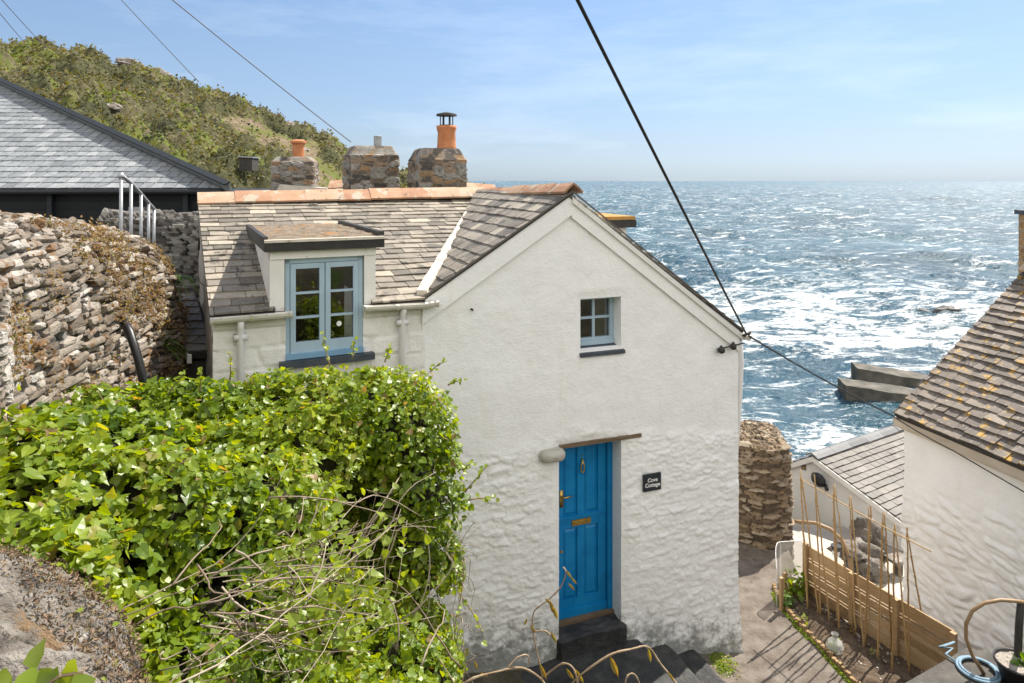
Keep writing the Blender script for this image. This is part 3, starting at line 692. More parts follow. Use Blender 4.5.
def clip_poly(poly, rect):
    """rect (list of 2D points) clipped to a convex counter-clockwise polygon"""
    out = list(rect)
    for i in range(len(poly)):
        a = poly[i]; b = poly[(i + 1) % len(poly)]; ins = lambda p: (b[0] - a[0]) * (p[1] - a[1]) - (b[1] - a[1]) * (p[0] - a[0]) >= -1e-9
        src = out; out = []
        for k in range(len(src)):
            p, q = src[k], src[(k + 1) % len(src)]; ip, iq = ins(p), ins(q)
            if ip: out.append(p)
            if ip != iq:
                d1 = (b[0] - a[0]) * (p[1] - a[1]) - (b[1] - a[1]) * (p[0] - a[0]); d2 = (b[0] - a[0]) * (q[1] - a[1]) - (b[1] - a[1]) * (q[0] - a[0])
                tt = d1 / (d1 - d2); out.append((p[0] + (q[0] - p[0]) * tt, p[1] + (q[1] - p[1]) * tt))
        if len(out) < 3: return []
    return out
def slates(corners, name, mat, parent, exposure, width, thick=.014, seed=0, deck=.08, jitter=1.0, wvar=.3, lift=0.0, pieces=None, gap=.003):
    """slated roof plane. corners: 3D points counter-clockwise seen from outside, the first edge being the eave"""
    c = [Vector(p) for p in corners]; A = (c[1] - c[0]).normalized()
    nrm = Vector((0, 0, 0))
    for i in range(len(c)): nrm += (c[i] - c[0]).cross(c[(i + 1) % len(c)] - c[0])
    Nn = nrm.normalized(); U = Nn.cross(A)
    flat = lambda pts: [((Vector(p) - c[0]).dot(A), (Vector(p) - c[0]).dot(U)) for p in pts]
    poly = flat(c); polys = [flat(q) for q in pieces] if pieces else [poly]
    rr_ = random.Random(seed); a0 = min(p[0] for p in poly); a1 = max(p[0] for p in poly); u1 = max(p[1] for p in poly); u0 = min(p[1] for p in poly)
    mb = MB(); k = 0; u = u0
    while u < u1:
        ex = exposure * rr_.uniform(.93, 1.07); a = a0 - width * rr_.random()
        while a < a1:
            w_ = width * rr_.uniform(1 - wvar, 1 + wvar)
            sk = rr_.uniform(-.006, .006) * jitter; lo = rr_.uniform(-.010, .008) * jitter
            rect = [(a + gap, u + lo), (a + w_ - gap, u + lo + sk), (a + w_ - gap, u + ex + .012), (a + gap, u + ex + .012)]
            th = thick * rr_.uniform(.75, 1.5) ; tl = rr_.uniform(-.004, .004) * jitter; rv = min(1, max(0, rr_.gauss(.5, .24)))
            for rc in [clip_poly(pg, rect) for pg in polys]:
                if not rc: continue
                pts = []
                for (pa, pu) in rc:
                    f = (pu - u) / ex; hgt = lift + .004 + th * (1 - f) * 1.25 + tl * ((pa - a) / w_ - .5) * 2
                    pts.append(c[0] + A * pa + U * pu + Nn * hgt)
                n0 = len(mb.v); m = len(pts)
                mb.v += [tuple(p) for p in pts] + [tuple(p - Nn * (th + .006)) for p in pts]; mb.r += [rv] * (2 * m)
                mb.f.append(tuple(range(n0, n0 + m)))
                for i in range(m):
                    j = (i + 1) % m; mb.f.append((n0 + i, n0 + m + i, n0 + m + j, n0 + j))
            a += w_
        u += ex; k += 1
    ob = mb.build(name, mat, parent)
    dk = MB()
    for pg in polys: dk.prism([c[0] + A * x + U * y - Nn * .012 for x, y in pg], -Nn * deck)
    dk.build('roof_deck', MAT['deck'], ob)
    return ob
def ridge(p0, p1, name, mat, parent, n, half=.15, rise=.09, wa=None, wb=None, th=.025, seed=0):
    """row of angled ridge tiles from p0 to p1"""
    p0, p1 = Vector(p0), Vector(p1); d = (p1 - p0); L = d.length; d.normalize(); side = d.cross(Vector((0, 0, 1))).normalized(); up = Vector((0, 0, 1))
    rr_ = random.Random(seed); mb = MB()
    for k in range(n):
        a = p0 + d * (L * k / n + .004); b = p0 + d * (L * (k + 1) / n + .012)
        j = up * rr_.uniform(-.006, .008); r_ = rr_.random(); e = .004 * (k % 2)
        sec = [(-half, 0), (-half * .45, rise * .62), (0, rise + e), (half * .45, rise * .62), (half, 0)]
        sec2 = [(x * .93, z - th) for x, z in sec][::-1]
        pts = [a + side * x + up * z + j for x, z in sec + sec2]
        mb.prism(pts, b - a, r_)
    return mb.build(name, mat, parent)
# ------------------------------------------------------------------ the cottage
GO = np.array([.536, 7.79]); ga = math.atan(683 / 1838); GE1 = np.array([math.cos(ga), math.sin(ga)]); GE2 = np.array([-math.sin(ga), math.cos(ga)])
MO = np.array([-.954, 7.237]); ma = math.atan(683 / 1438); ME1 = np.array([math.cos(ma), math.sin(ma)]); ME2 = np.array([-math.sin(ma), math.cos(ma)])
def GF(s, t, z):
    s, t, z = np.broadcast_arrays(np.asarray(s, float), t, z); return np.stack([GO[0] + GE1[0] * s + GE2[0] * t, GO[1] + GE1[1] * s + GE2[1] * t, z], -1)
def MF(s, t, z):
    s, t, z = np.broadcast_arrays(np.asarray(s, float), t, z); return np.stack([MO[0] + ME1[0] * s + ME2[0] * t, MO[1] + ME1[1] * s + ME2[1] * t, z], -1)
def gv(s, t, z): return Vector(GF(s, t, z).tolist())
def mv(s, t, z): return Vector(MF(s, t, z).tolist())
g1, g2 = Vector((GE1[0], GE1[1], 0)), Vector((GE2[0], GE2[1], 0)); m1, m2 = Vector((ME1[0], ME1[1], 0)), Vector((ME2[0], ME2[1], 0)); UP = Vector((0, 0, 1))
def gbox(mb, s0, s1, t0, t1, z0, z1, r=.5): mb.box(gv(s0, t0, z0), g1 * (s1 - s0), g2 * (t1 - t0), UP * (z1 - z0), r)
def mbox(mb, s0, s1, t0, t1, z0, z1, r=.5): mb.box(mv(s0, t0, z0), m1 * (s1 - s0), m2 * (t1 - t0), UP * (z1 - z0), r)

SL, SR, SA = -1.595, 2.465, .138            # gable: left corner, right corner, apex
ZL, ZR, ZA = 4.74, 4.13, 5.86
cot = thing('cottage', 'white painted stone cottage with blue door and slate roof above the sea', 'house', gv(.4, 0, 0))
def gtop(s): return np.where(s < SA, ZL + (ZA - ZL) * (s - SL) / (SA - SL), ZA + (ZR - ZA) * (s - SA) / (SR - SA))
DOOR = (-.005, .80, .55, 2.945, .26); WIN = (.266, .80, 4.03, 4.625, .2)
def gdisp(s, z):
    lvl = 3.0 + (fbm(s * 1.3, z * 0 + 2, 3, 3) - .5) * .5
    rough = sstep(lvl + .06, lvl - .10, z)
    dv = rough * (rough_disp(s, z, 41, .019, .21, .062, -.05) + .008) + (1 - rough) * (fbm(s * 7, z * 7, 4, 8) * .010 + fbm(s * 1.1, z * 1.1, 3, 9) * .028)
    foot = sstep(.8, .05, z) * fbm(s * 6, z * 6, 4, 31) * .05
    # the foot of the wall leans out towards the right-hand corner
    lean = sstep(1.2, 0, z) * sstep(1.0, 2.5, s) * .06
    near = np.ones_like(s)
    for h in (DOOR, WIN):
        dx = np.maximum(np.maximum(h[0] - s, s - h[1]), 0); dz = np.maximum(np.maximum(h[2] - z, z - h[3]), 0); near = np.minimum(near, .35 + .65 * sstep(0, .12, np.hypot(dx, dz)))
    return (dv + foot) * near + lean
mb = MB(); wall_grid(mb, GF, SL, SR, -.35, 5.9, gtop, [DOOR, WIN], gdisp, .0185, .35); mb.build('gable_wall', MAT['white'], cot, True)
# raised white band under the verges
mb = MB()
def band(s0, z0, s1, z1, w):
    d = Vector((s1 - s0, 0, z1 - z0)).normalized(); nn = Vector((d.z, 0, -d.x)) if d.x > 0 else Vector((-d.z, 0, d.x))
    if nn.z > 0: nn = -nn
    pts = [(s0, z0), (s1, z1), (s1 + nn.x * w, z1 + nn.z * w), (s0 + nn.x * w, z0 + nn.z * w)]
    return pts
for s0, z0, s1, z1, w in ((SL + .0, ZL - .01, SA, ZA - .01, .21), (SR, ZR - .01, SA, ZA - .01, .22)):
    pts = band(s0, z0, s1, z1, w)
    if s0 < SA: pts[2] = (SA, ZA - .01 - w * 1.19); pts[3] = (SL, ZL - .01 - w * 1.19)
    else: pts[2] = (SA, ZA - .01 - w * 1.27); pts[3] = (SR, ZR - .01 - w * 1.27)
    mb.prism([gv(a, -.052, b) for a, b in pts], g2 * .05)
mb.build('verge_band', MAT['white'], cot)
# side wall to the right and back walls (rarely seen, close the body)
mb = MB(); mb.prism([gv(SR - .02, .2, -.3), gv(SR - .02, 5.6, -.3), gv(SR - .02, 5.6, ZR - .03), gv(SR - .02, .2, ZR - .03)], -g1 * .25); mb.build('side_wall', MAT['white_clean'], cot)
# eaves wall of the main wing
QL = -2.03
DW = (-1.386, -.630)
def mdisp(s, z):
    f1, f2, rid = voro((s + .08 * (fbm(s * 3, z * 3, 2, 4) - .5) + .17 * (np.floor(z / .2) % 2)) / .36, z / .20, 6, .35)
    return sstep(0, .12, f2 - f1) * (.008 + .020 * rid) + fbm(s * 9, z * 9, 4, 2) * .014
mb = MB(); wall_grid(mb, MF, QL, .02, 2.9, 4.72, lambda s: s * 0 + 4.72, [(DW[0], DW[1], 4.22, 4.72, .12)], mdisp, .02, .4); mb.build('eaves_wall', MAT['white_clean'], cot, True)
# grey rendered end wall
ridgeL = Vector((-4.20, 9.20, 5.70)); V = Vector((-.516, 11.016, 5.72))
bl = mv(QL, .0, 0)
mb = MB(); e0 = mv(QL + .015, .02, 2.2); dirL = (Vector((ridgeL.x, ridgeL.y, 0)) - Vector((e0.x, e0.y, 0)))
nL = 60
LLs = np.linspace(0, 1, nL); zs = np.linspace(0, 1, 60); A_, B_ = np.meshgrid(LLs, zs, indexing='ij')
px_ = e0.x + dirL.x * A_ + .10 * 0; py_ = e0.y + dirL.y * A_; zt = 4.70 + (5.66 - 4.70) * A_
zz_ = 2.2 + (zt - 2.2) * B_; dd = (fbm(A_ * 14, B_ * 12, 4, 17) - .5) * .06 + .01; nn_ = Vector((-dirL.y, dirL.x, 0)).normalized()
mb.grid(np.stack([px_ + nn_.x * dd, py_ + nn_.y * dd, zz_], -1), flip=True); mb.build('end_wall', MAT['grey_render'], cot, True)

# roofs
ov = .09
eL, eR = mv(QL - .03, -ov, 4.755), mv(.0, -ov, 4.745)
rl_ = ridgeL - (m1 * .03); sd0, sd1, td = DW[0] - .10, DW[1] + .08, 1.95
nr_ = (eR - eL).cross(V - eL).normalized()
def rp_(s, t): q = mv(s, t, 0); return Vector((q.x, q.y, eL.z - (nr_.x * (q.x - eL.x) + nr_.y * (q.y - eL.y)) / nr_.z))
tR = lambda s: (Vector((V.x - MO[0], V.y - MO[1], 0))).dot(m2)
kL = (rl_ - eL); kL_t = kL.dot(m2); pl = lambda t: eL + kL * ((t + ov) / (kL_t))
kR = V - eR; pr2 = lambda t: eR + kR * ((t + ov) / kR.dot(m2))
slates([eL, eR, V, rl_], 'main_roof', MAT['slate_pale'], cot, .158, .27, .010, 3, .05,
       pieces=[[eL, rp_(sd0, -ov), rp_(sd0, td), pl(td)], [rp_(sd1, -ov), eR, pr2(td), rp_(sd1, td)], [pl(td), pr2(td), V, rl_]])
vf = gv(SL - .03, -.064, ZL + .005); ap = gv(SA, -.064, ZA + .015)
vb = gv(SL, .05, ZL + .02)
# gable roof, left slope: from the verge back to the valley
nrm_l = (ap - vf).cross(g2).normalized()
Vg = gv(SA, 3.40, ZA - .10)
slates([vf + g2 * .0, ap, Vg, vf + g2 * .14][::-1] and [vf + g2 * .16, vf, ap, Vg], 'gable_roof', MAT['slate_pale'], cot, .165, .25, .010, 5, .02, .8)
# right slope towards the sea
rf = gv(SR + .06, -.064, ZR - .03)
slates([rf, rf + g2 * 5.8, gv(SA, 5.7, ZA - .1), ap], 'seaward_roof', MAT['slate_pale'], cot, .18, .27, .012, 6, .02)
# back slope of the main wing, falling away behind the ridge
bk = (ridgeL - V)
slates([V + m2 * 3.2 - UP * 1.1 + Vector((.2, 0, 0)), ridgeL + m2 * 3.2 - UP * 1.1, ridgeL, V], 'rear_roof', MAT['slate_pale'], cot, .2, .3, .015, 8, .07)
# slate edge on the verges, thin dark line
mb = MB()
for a, b in ((vf, ap), (rf, ap)):
    d = (b - a).normalized(); mb.box(a - g2 * .008 - UP * .016, b - a, g2 * .008, UP * .022)
mb.build('verge_slates', MAT['slate_low'], cot)
mb = MB()
a = gv(SR + .03, -.08, ZR - .075); b = gv(SA, -.08, ZA - .055); mb.box(a, b - a, g2 * .03, -UP * .065); mb.build('bargeboard', MAT['white_trim'], cot)
# mortar strip in the valley
mb = MB(); v0 = gv(SL - .0, -.02, ZL + .085); v1 = V + UP * .075 + Vector((.02, -.12, 0)); d = (v1 - v0).normalized(); sd = d.cross(UP).normalized()
k = 26
for i in range(k):
    a = v0.lerp(v1, i / k); b = v0.lerp(v1, (i + 1) / k + .004); w_ = .058 + random.uniform(-.006, .006)
    mb.box(a - sd * w_ - UP * .06, sd * 2 * w_, b - a, UP * (.075 + random.uniform(-.004, .004)))
mb.build('valley_strip', MAT['valley'], cot)
ridge(ridgeL + Vector((-.03, -.03, .0)), V + Vector((.04, 0, .03)), 'ridge_tiles', MAT['terracotta'], cot, 9, .17, .14, seed=1)
ridge(V + Vector((.02, -.06, .04)), ap + UP * .0 - g2 * .03, 'gable_ridge_tiles', MAT['terracotta'], cot, 7, .12, .10, seed=4)
# gutters and downpipes
def gutter(mb, a, b, rad=.055):
    a, b = Vector(a), Vector(b); d = (b - a).normalized(); sd = d.cross(UP).normalized()
    prof = [(math.cos(t) * rad, -math.sin(t) * rad) for t in np.linspace(0, math.pi, 8)]; pin = [(math.cos(t) * (rad - .008), -math.sin(t) * (rad - .008)) for t in np.linspace(math.pi, 0, 8)]
    mb.prism([a + sd * x + UP * z for x, z in prof + pin], b - a)
    n = max(2, int((b - a).length / .25))
    for i in range(n + 1):
        c = a + (b - a) * (i / n); mb.prism([c + sd * x * 1.12 + UP * z * 1.12 for x, z in prof] , d * .03)
mb = MB(); gutter(mb, mv(QL - .03, -.13, 4.735), mv(DW[0] + .02, -.13, 4.735)); mb.build('gutter', MAT['gutter'], cot)
mb = MB(); gutter(mb, mv(DW[1] - .01, -.13, 4.735), mv(.0, -.13, 4.715)); gutter(mb, mv(-.01, -.135, 4.72), mv(.10, -.17, 4.735)); mb.build('gutter', MAT['gutter'], cot)
mb = MB(); mbox(mb, QL + .01, DW[0], -.045, .0, 4.60, 4.685); mb.build('fascia', MAT['gutter'], cot); mb = MB(); mbox(mb, DW[1], -.02, -.045, .0, 4.60, 4.685); mb.build('fascia', MAT['gutter'], cot)
for s in (QL + .235, -.235):
    mb = MB(); mb.tube([mv(s, -.13, 4.69), mv(s, -.10, 4.62), mv(s, -.075, 4.55), mv(s, -.07, 2.9)], .031, 12); 
    for z in (4.5, 3.6): mbox(mb, s - .06, s + .06, -.10, -.02, z, z + .05)
    mb.build('downpipe', MAT['pvc'], cot, True)
mb = MB(); q = SR + .06
mb.tube([gv(q, .06, ZR - .14), gv(q - .005, .01, ZR - .25), gv(q, .0, 3.7), gv(q - .01, .02, 3.2), gv(q - .02, .3, .3)], .038, 12); mb.build('downpipe', MAT['pvc'], cot, True)
mb = MB(); gutter(mb, gv(SR + .10, -.10, ZR - .09), gv(SR + .10, 5.7, ZR - .10)); mb.build('gutter', MAT['gutter'], cot)

# dormer with the pale blue casement
dor = MB()
zf = 5.31
for s0, s1 in ((DW[0] - .145, DW[0] - .01), (DW[1] + .01, DW[1] + .125)):
    mbox(dor, s0, s1, -.03, .08, 4.735, zf)
mbox(dor, DW[0] - .145, DW[1] + .125, -.045, .08, 5.235, zf)
mbox(dor, DW[0] - .145, DW[0] - .09, .08, 2.0, 4.75, zf); mbox(dor, DW[1] + .07, DW[1] + .125, .08, 2.0, 4.75, zf)
dor = dor.build('dormer', MAT['white_trim'], cot)
mb = MB(); mbox(mb, DW[0] - .20, DW[1] + .20, -.10, 2.05, 5.315, 5.40); mbox(mb, DW[0] - .16, DW[1] + .16, -.05, 2.0, 5.40, 5.417); mb.build('dormer_fascia', MAT['black_fascia'], dor)
mb = MB()
nx_, ny_ = 50, 80; S_, T_ = np.meshgrid(np.linspace(DW[0] - .17, DW[1] + .17, nx_), np.linspace(-.06, 2.03, ny_), indexing='ij')
mb.grid(MF(S_, T_, 5.422 + fbm(S_ * 12, T_ * 12, 4, 6) * .035 * sstep(0, .1, T_ + .05)), flip=True); mb.build('dormer_roof', MAT['felt'], dor, True)
# raised kerb on the right edge and back of the dormer roof
mb = MB(); mbox(mb, DW[0] - .2, DW[1] + .2, -.11, -.05, 5.402, 5.428); mb.build('dormer_kerb', MAT['valley'], dor)
mb = MB(); mbox(mb, DW[1] + .15, DW[1] + .21, -.05, 2.03, 5.40, 5.475); mbox(mb, DW[0] - .21, DW[0] - .165, -.05, 2.03, 5.40, 5.455); mb.build('dormer_edge', MAT['black_fascia'], dor)
win = MB(); fw = .055; za, zb = 4.26, 5.24
mbox(win, DW[0], DW[1], .0, .075, zb - fw, zb); mbox(win, DW[0], DW[1], .0, .075, za, za + fw * .7); mbox(win, DW[0], DW[0] + fw * .8, .0, .075, za, zb); mbox(win, DW[1] - fw * .8, DW[1], .0, .075, za, zb)
win = win.build('window', MAT['blue_pale'], cot)
mid = (DW[0] + DW[1]) / 2
for a, b in ((DW[0] + fw * .8 + .004, mid - .004), (mid + .004, DW[1] - fw * .8 - .004)):
    mb = MB(); z0, z1 = za + .045, zb - fw - .005; w_ = .05
    mbox(mb, a, a + w_, -.012, .05, z0, z1); mbox(mb, b - w_, b, -.012, .05, z0, z1); mbox(mb, a + w_, b - w_, -.010, .05, z1 - w_, z1); mbox(mb, a + w_, b - w_, -.010, .05, z0, z0 + .105)
    for i in (1, 2):
        z = z0 + .105 + (z1 - w_ - z0 - .105) * i / 3; mbox(mb, a + w_, b - w_, -.004, .04, z - .011, z + .011)
    sash = mb.build('casement', MAT['blue_pale'], win)
    mb = MB(); mbox(mb, a + w_ - .005, b - w_ + .005, .018, .022, z0 + .1, z1 - w_ + .005); mb.build('pane', MAT['glass'], win)
mb = MB(); mbox(mb, DW[0] - .0, DW[1] + .0, -.05, .0, za - .005, za + .045); mb.build('blue_sill', MAT['blue_mid'], win)
mb = MB(); mbox(mb, DW[0] - .06, DW[1] + .10, -.11, .05, za - .075, za - .012); mb.build('sill', MAT['slate_sill'], win)
# pale disc stuck on the glass
mb = MB(); c = mv(DW[1] - .235, .012, 4.555)
mb.prism([c + m1 * (.026 * math.cos(t)) + UP * (.026 * math.sin(t)) for t in np.linspace(0, 6.28, 20)[:-1]], m2 * .004); mb.build('sticker', MAT['letter'], win)
mb = MB(); mbox(mb, DW[0], DW[1], .9, .94, 3.6, 5.3); mbox(mb, DW[0] + .0, DW[0] + .18, .1, .13, 4.3, 5.2); mb.build('interior', MAT['timber'], cot)

# gable window
w0, w1, wz0, wz1 = .23, .815, 4.045, 4.63; t0 = .165
mb = MB(); f_ = .045
gbox(mb, w0, w0 + .09, t0, t0 + .07, wz0, wz1); gbox(mb, w1 - .075, w1, t0, t0 + .07, wz0, wz1); gbox(mb, w0 + .09, w1 - .075, t0, t0 + .07, wz1 - .05, wz1); gbox(mb, w0 + .09, w1 - .075, t0, t0 + .07, wz0, wz0 + .085)
gbox(mb, w0, w1, t0 - .02, t0 - .0, wz0, wz0 + .045)
mc = (w0 + .09 + w1 - .075) / 2 ; gbox(mb, mc - .016, mc + .016, t0 + .01, t0 + .06, wz0 + .085, wz1 - .05); zc = (wz0 + .085 + wz1 - .05) / 2 + .01
gbox(mb, w0 + .09, mc - .016, t0 + .012, t0 + .06, zc - .014, zc + .014); gbox(mb, mc + .016, w1 - .075, t0 + .012, t0 + .06, zc - .014, zc + .014)
gw = mb.build('window', MAT['blue_pale'], cot)
mb = MB(); gbox(mb, w0 + .05, w1 - .05, t0 + .032, t0 + .036, wz0 + .07, wz1 - .04); mb.build('pane', MAT['glass'], gw)
mb = MB(); mb.prism([gv(.255, -.045, 4.0), gv(.835, -.045, 4.0), gv(.815, .17, 4.045), gv(.25, .17, 4.045)], -UP * .04); mb.build('sill', MAT['slate_sill'], gw)
mb = MB(); gbox(mb, w0 + .38, w1 - .04, t0 + .12, t0 + .16, wz0 - .1, wz1 + .1); gbox(mb, w0 + .0, w0 + .12, t0 + .12, t0 + .16, wz0 - .1, wz1 + .1); mb.build('curtain', MAT['curtain'], gw)
mb = MB(); gbox(mb, -.6, 1.6, 1.5, 1.56, 3.2, 5.2); mb.build('interior', MAT['interior'], cot)
mb = MB(); gbox(mb, w0 + .1, w0 + .45, .9, 1.4, 3.7, 4.28); mb.build('dark_furniture', MAT['iron'], cot)
mb = MB(); gbox(mb, -.8, 1.8, .5, 3.4, 3.1, 3.2); mb.build('upper_floor', MAT['timber'], cot)

# blue door
dz0, dz1, dt = .83, 2.93, .235; d0, d1 = .055, .725
mb = MB()
gbox(mb, d1 + .006, d1 + .075, dt - .035, dt + .06, dz0 - .03, 2.95); gbox(mb, -.02, d0 - .006, dt - .035, dt + .06, dz0 - .03, 2.95); gbox(mb, d0 - .006, d1 + .006, dt - .03, dt + .06, dz1 + .004, 2.95)
fr = mb.build('door_frame', MAT['blue_door'], cot)
mb = MB(); st = .105; md = (d0 + d1) / 2; zr = 1.93
gbox(mb, d0, d0 + st, dt, dt + .045, dz0, dz1); gbox(mb, d1 - st, d1, dt, dt + .045, dz0, dz1)
for z0, z1 in ((dz0, dz0 + .20), (zr - .06, zr + .09), (dz1 - .11, dz1)): gbox(mb, d0 + st, d1 - st, dt + .001, dt + .045, z0, z1)
for z0, z1 in ((dz0 + .20, zr - .06), (zr + .09, dz1 - .11)):
    gbox(mb, md - .045, md + .045, dt + .001, dt + .045, z0, z1)
gbox(mb, d0 - .0, d1, dt - .022, dt, dz0, dz0 + .085)
gbox(mb, d0 - .0, d1, dt - .012, dt, zr + .055, zr + .085)
door = mb.build('door', MAT['blue_door'], cot)
for z0, z1 in ((dz0 + .20, zr - .06), (zr + .09, dz1 - .11)):
    for a, b in ((d0 + st, md - .045), (md + .045, d1 - st)):
        mb = MB(); gbox(mb, a, b, dt + .022, dt + .04, z0, z1)
        i = .038; P0 = [gv(a + .014, dt + .021, z0 + .014), gv(b - .014, dt + .021, z0 + .014), gv(b - .014, dt + .021, z1 - .014), gv(a + .014, dt + .021, z1 - .014)]
        P1 = [gv(a + i, dt + .006, z0 + i), gv(b - i, dt + .006, z0 + i), gv(b - i, dt + .006, z1 - i), gv(a + i, dt + .006, z1 - i)]
        for k in range(4): mb.poly([P0[k], P0[(k + 1) % 4], P1[(k + 1) % 4], P1[k]])
        mb.poly(P1); mb.build('panel', MAT['blue_door'], door)
mb = MB(); gbox(mb, md - .12, md + .13, dt - .012, dt + .004, zr - .035, zr + .03); gbox(mb, md - .10, md + .11, dt - .017, dt - .011, zr - .02, zr + .015); mb.build('letterbox', MAT['brass'], door)
mb = MB(); kx = md + .012; mb.tube([gv(kx, dt - .03, 2.66), gv(kx - .022, dt - .03, 2.60), gv(kx - .018, dt - .03, 2.54), gv(kx, dt - .034, 2.52), gv(kx + .018, dt - .03, 2.54), gv(kx + .022, dt - .03, 2.60), gv(kx, dt - .03, 2.66)], .008, 8); mb.tube([gv(kx, dt + .01, 2.665), gv(kx, dt - .035, 2.665)], .013, 10); mb.tube([gv(kx, dt + .01, 2.70), gv(kx, dt - .02, 2.72)], .008, 8); mb.build('knocker', MAT['brass'], door, True)
mb = MB(); gbox(mb, d0 + .055, d0 + .105, dt - .008, dt, 2.14, 2.34); mb.tube([gv(d0 + .08, dt, 2.27), gv(d0 + .08, dt - .05, 2.27), gv(d0 + .10, dt - .055, 2.27), gv(d0 + .19, dt - .055, 2.275)], .010, 8); mb.build('handle', MAT['brass'], door, True)
mb = MB(); mb.tube([gv(d0 + .08, dt - .004, 1.62), gv(d0 + .08, dt - .016, 1.62)], .016, 12); mb.build('lock', MAT['brass'], door)
mb = MB(); gbox(mb, -.02, .80, .16, .30, dz0 - .045, dz0 - .004); mb.build('threshold', MAT['timber'], cot)
mb = MB(); gbox(mb, -.005, 1.055, -.045, .25, 2.946, 2.985); mb.build('lintel', MAT['timber'], cot)
# hooks, cable bracket
mb = MB()
for s, z, r_ in ((2.16, 3.90, .045), (2.34, 3.93, .04)):
    mb.lathe(gv(s, -.09, z), [(.012, -.05), (r_, -.03), (r_, .01), (.02, .03), (.012, .05)], 12)
mb.tube([gv(2.12, -.06, 3.90), gv(2.52, -.08, 3.95)], .009, 6)
mb.build('insulator_hook', MAT['iron'], cot, True); mb = MB()
mb.tube([gv(2.48, .0, 4.02), gv(2.50, -.12, 4.06), gv(2.56, -.14, 4.10), gv(2.60, -.08, 4.06), gv(2.55, -.06, 4.02), gv(2.49, -.12, 4.05)], .014, 6)
mb.build('cable_bracket', MAT['iron'], cot, True); mb = MB(); mb.tube([gv(-1.05, .03, 4.60), gv(-1.05, -.07, 4.60)], .012, 6); mb.build('wall_hook', MAT['iron'], cot, True)
# seaward dormer showing past the right-hand verge
mb = MB(); da, db, dt0, dt1 = 1.0, 2.02, 2.0, 3.6
gbox(mb, da, db, dt0, dt1, 4.75, 5.28); d2 = mb.build('seaward_dormer', MAT['white_trim'], cot)
mb = MB(); gbox(mb, da - .2, db + .12, dt0 - .1, dt1 + .1, 5.285, 5.40); mb.build('dormer_fascia', MAT['black_fascia'], d2)
mb = MB(); mb.prism([gv(da - .2, dt0 - .1, 5.404), gv(db + .1, dt0 - .1, 5.404), gv(db + .1, dt1 + .1, 5.404), gv(da - .2, dt1 + .1, 5.404)], UP * .05); mb.build('dormer_roof', MAT['orange_felt'], d2)

# things fixed to the cottage
lamp = thing('bulkhead_lamp', 'small oval grey bulkhead lamp on the wall at the top left of the blue door', 'lamp', gv(-.11, -.03, 2.86))
mb = MB(); c = gv(-.11, -.075, 2.90); rl = .062
pts = []
capsule = [(-.085 - rl * math.cos(t), rl * math.sin(t)) for t in np.linspace(-math.pi / 2, math.pi / 2, 9)][::-1] + [(.085 + rl * math.cos(t), rl * math.sin(t)) for t in np.linspace(-math.pi / 2, math.pi / 2, 9)]
mb.prism([c + g1 * a * 1.06 + UP * b * 1.08 - g2 * 0 for a, b in capsule], g2 * .07); mb.build('base', MAT['lamp'], lamp)
mb = MB(); V_ = []; prs = [(1, 0), (.96, .035), (.82, .062), (.5, .078), (.08, .083)]
PT = np.array([[list(c + g1 * a * k + UP * b * k - g2 * h) for a, b in capsule + capsule[:1]] for k, h in prs]); mb.grid(PT); mb.build('lamp_shade', MAT['lamp'], lamp, True)
sg = thing('name_sign', 'small dark slate sign with white lettering on the wall right of the door', 'sign', gv(1.16, -.045, 2.47))
mb = MB(); gbox(mb, 1.075, 1.315, -.058, -.03, 2.29, 2.49); mb.build('plate', MAT['sign'], sg)
def text(body, name, origin, ex, ey, size, mat, parent, align='CENTER', spacing=1.0):
    cu = bpy.data.curves.new(name, 'FONT'); cu.body = body; cu.size = size; cu.align_x = align; cu.align_y = 'CENTER'; cu.extrude = .0015; cu.space_line = spacing; cu.shear = .12; cu.offset = .0012
    tmp = bpy.data.objects.new('tmp_text', cu); col.objects.link(tmp); bpy.context.view_layer.update(); me = bpy.data.meshes.new_from_object(tmp.evaluated_get(bpy.context.evaluated_depsgraph_get())); me.name = name; bpy.data.objects.remove(tmp)
    me.materials.clear(); me.materials.append(mat); o = bpy.data.objects.new(name, me); col.objects.link(o); ez = Vector(ex).cross(Vector(ey)); M4 = Matrix((list(ex) + [0], list(ey) + [0], list(ez) + [0], [0, 0, 0, 1])).transposed()
    M4.translation = Vector(origin) - (parent_world(parent) if parent else Vector()); o.matrix_local = M4; o.parent = parent; return o
text('Cove\nCottage', 'lettering', gv(1.195, -.060, 2.39), g1, UP, .064, MAT['letter'], sg, spacing=.92)

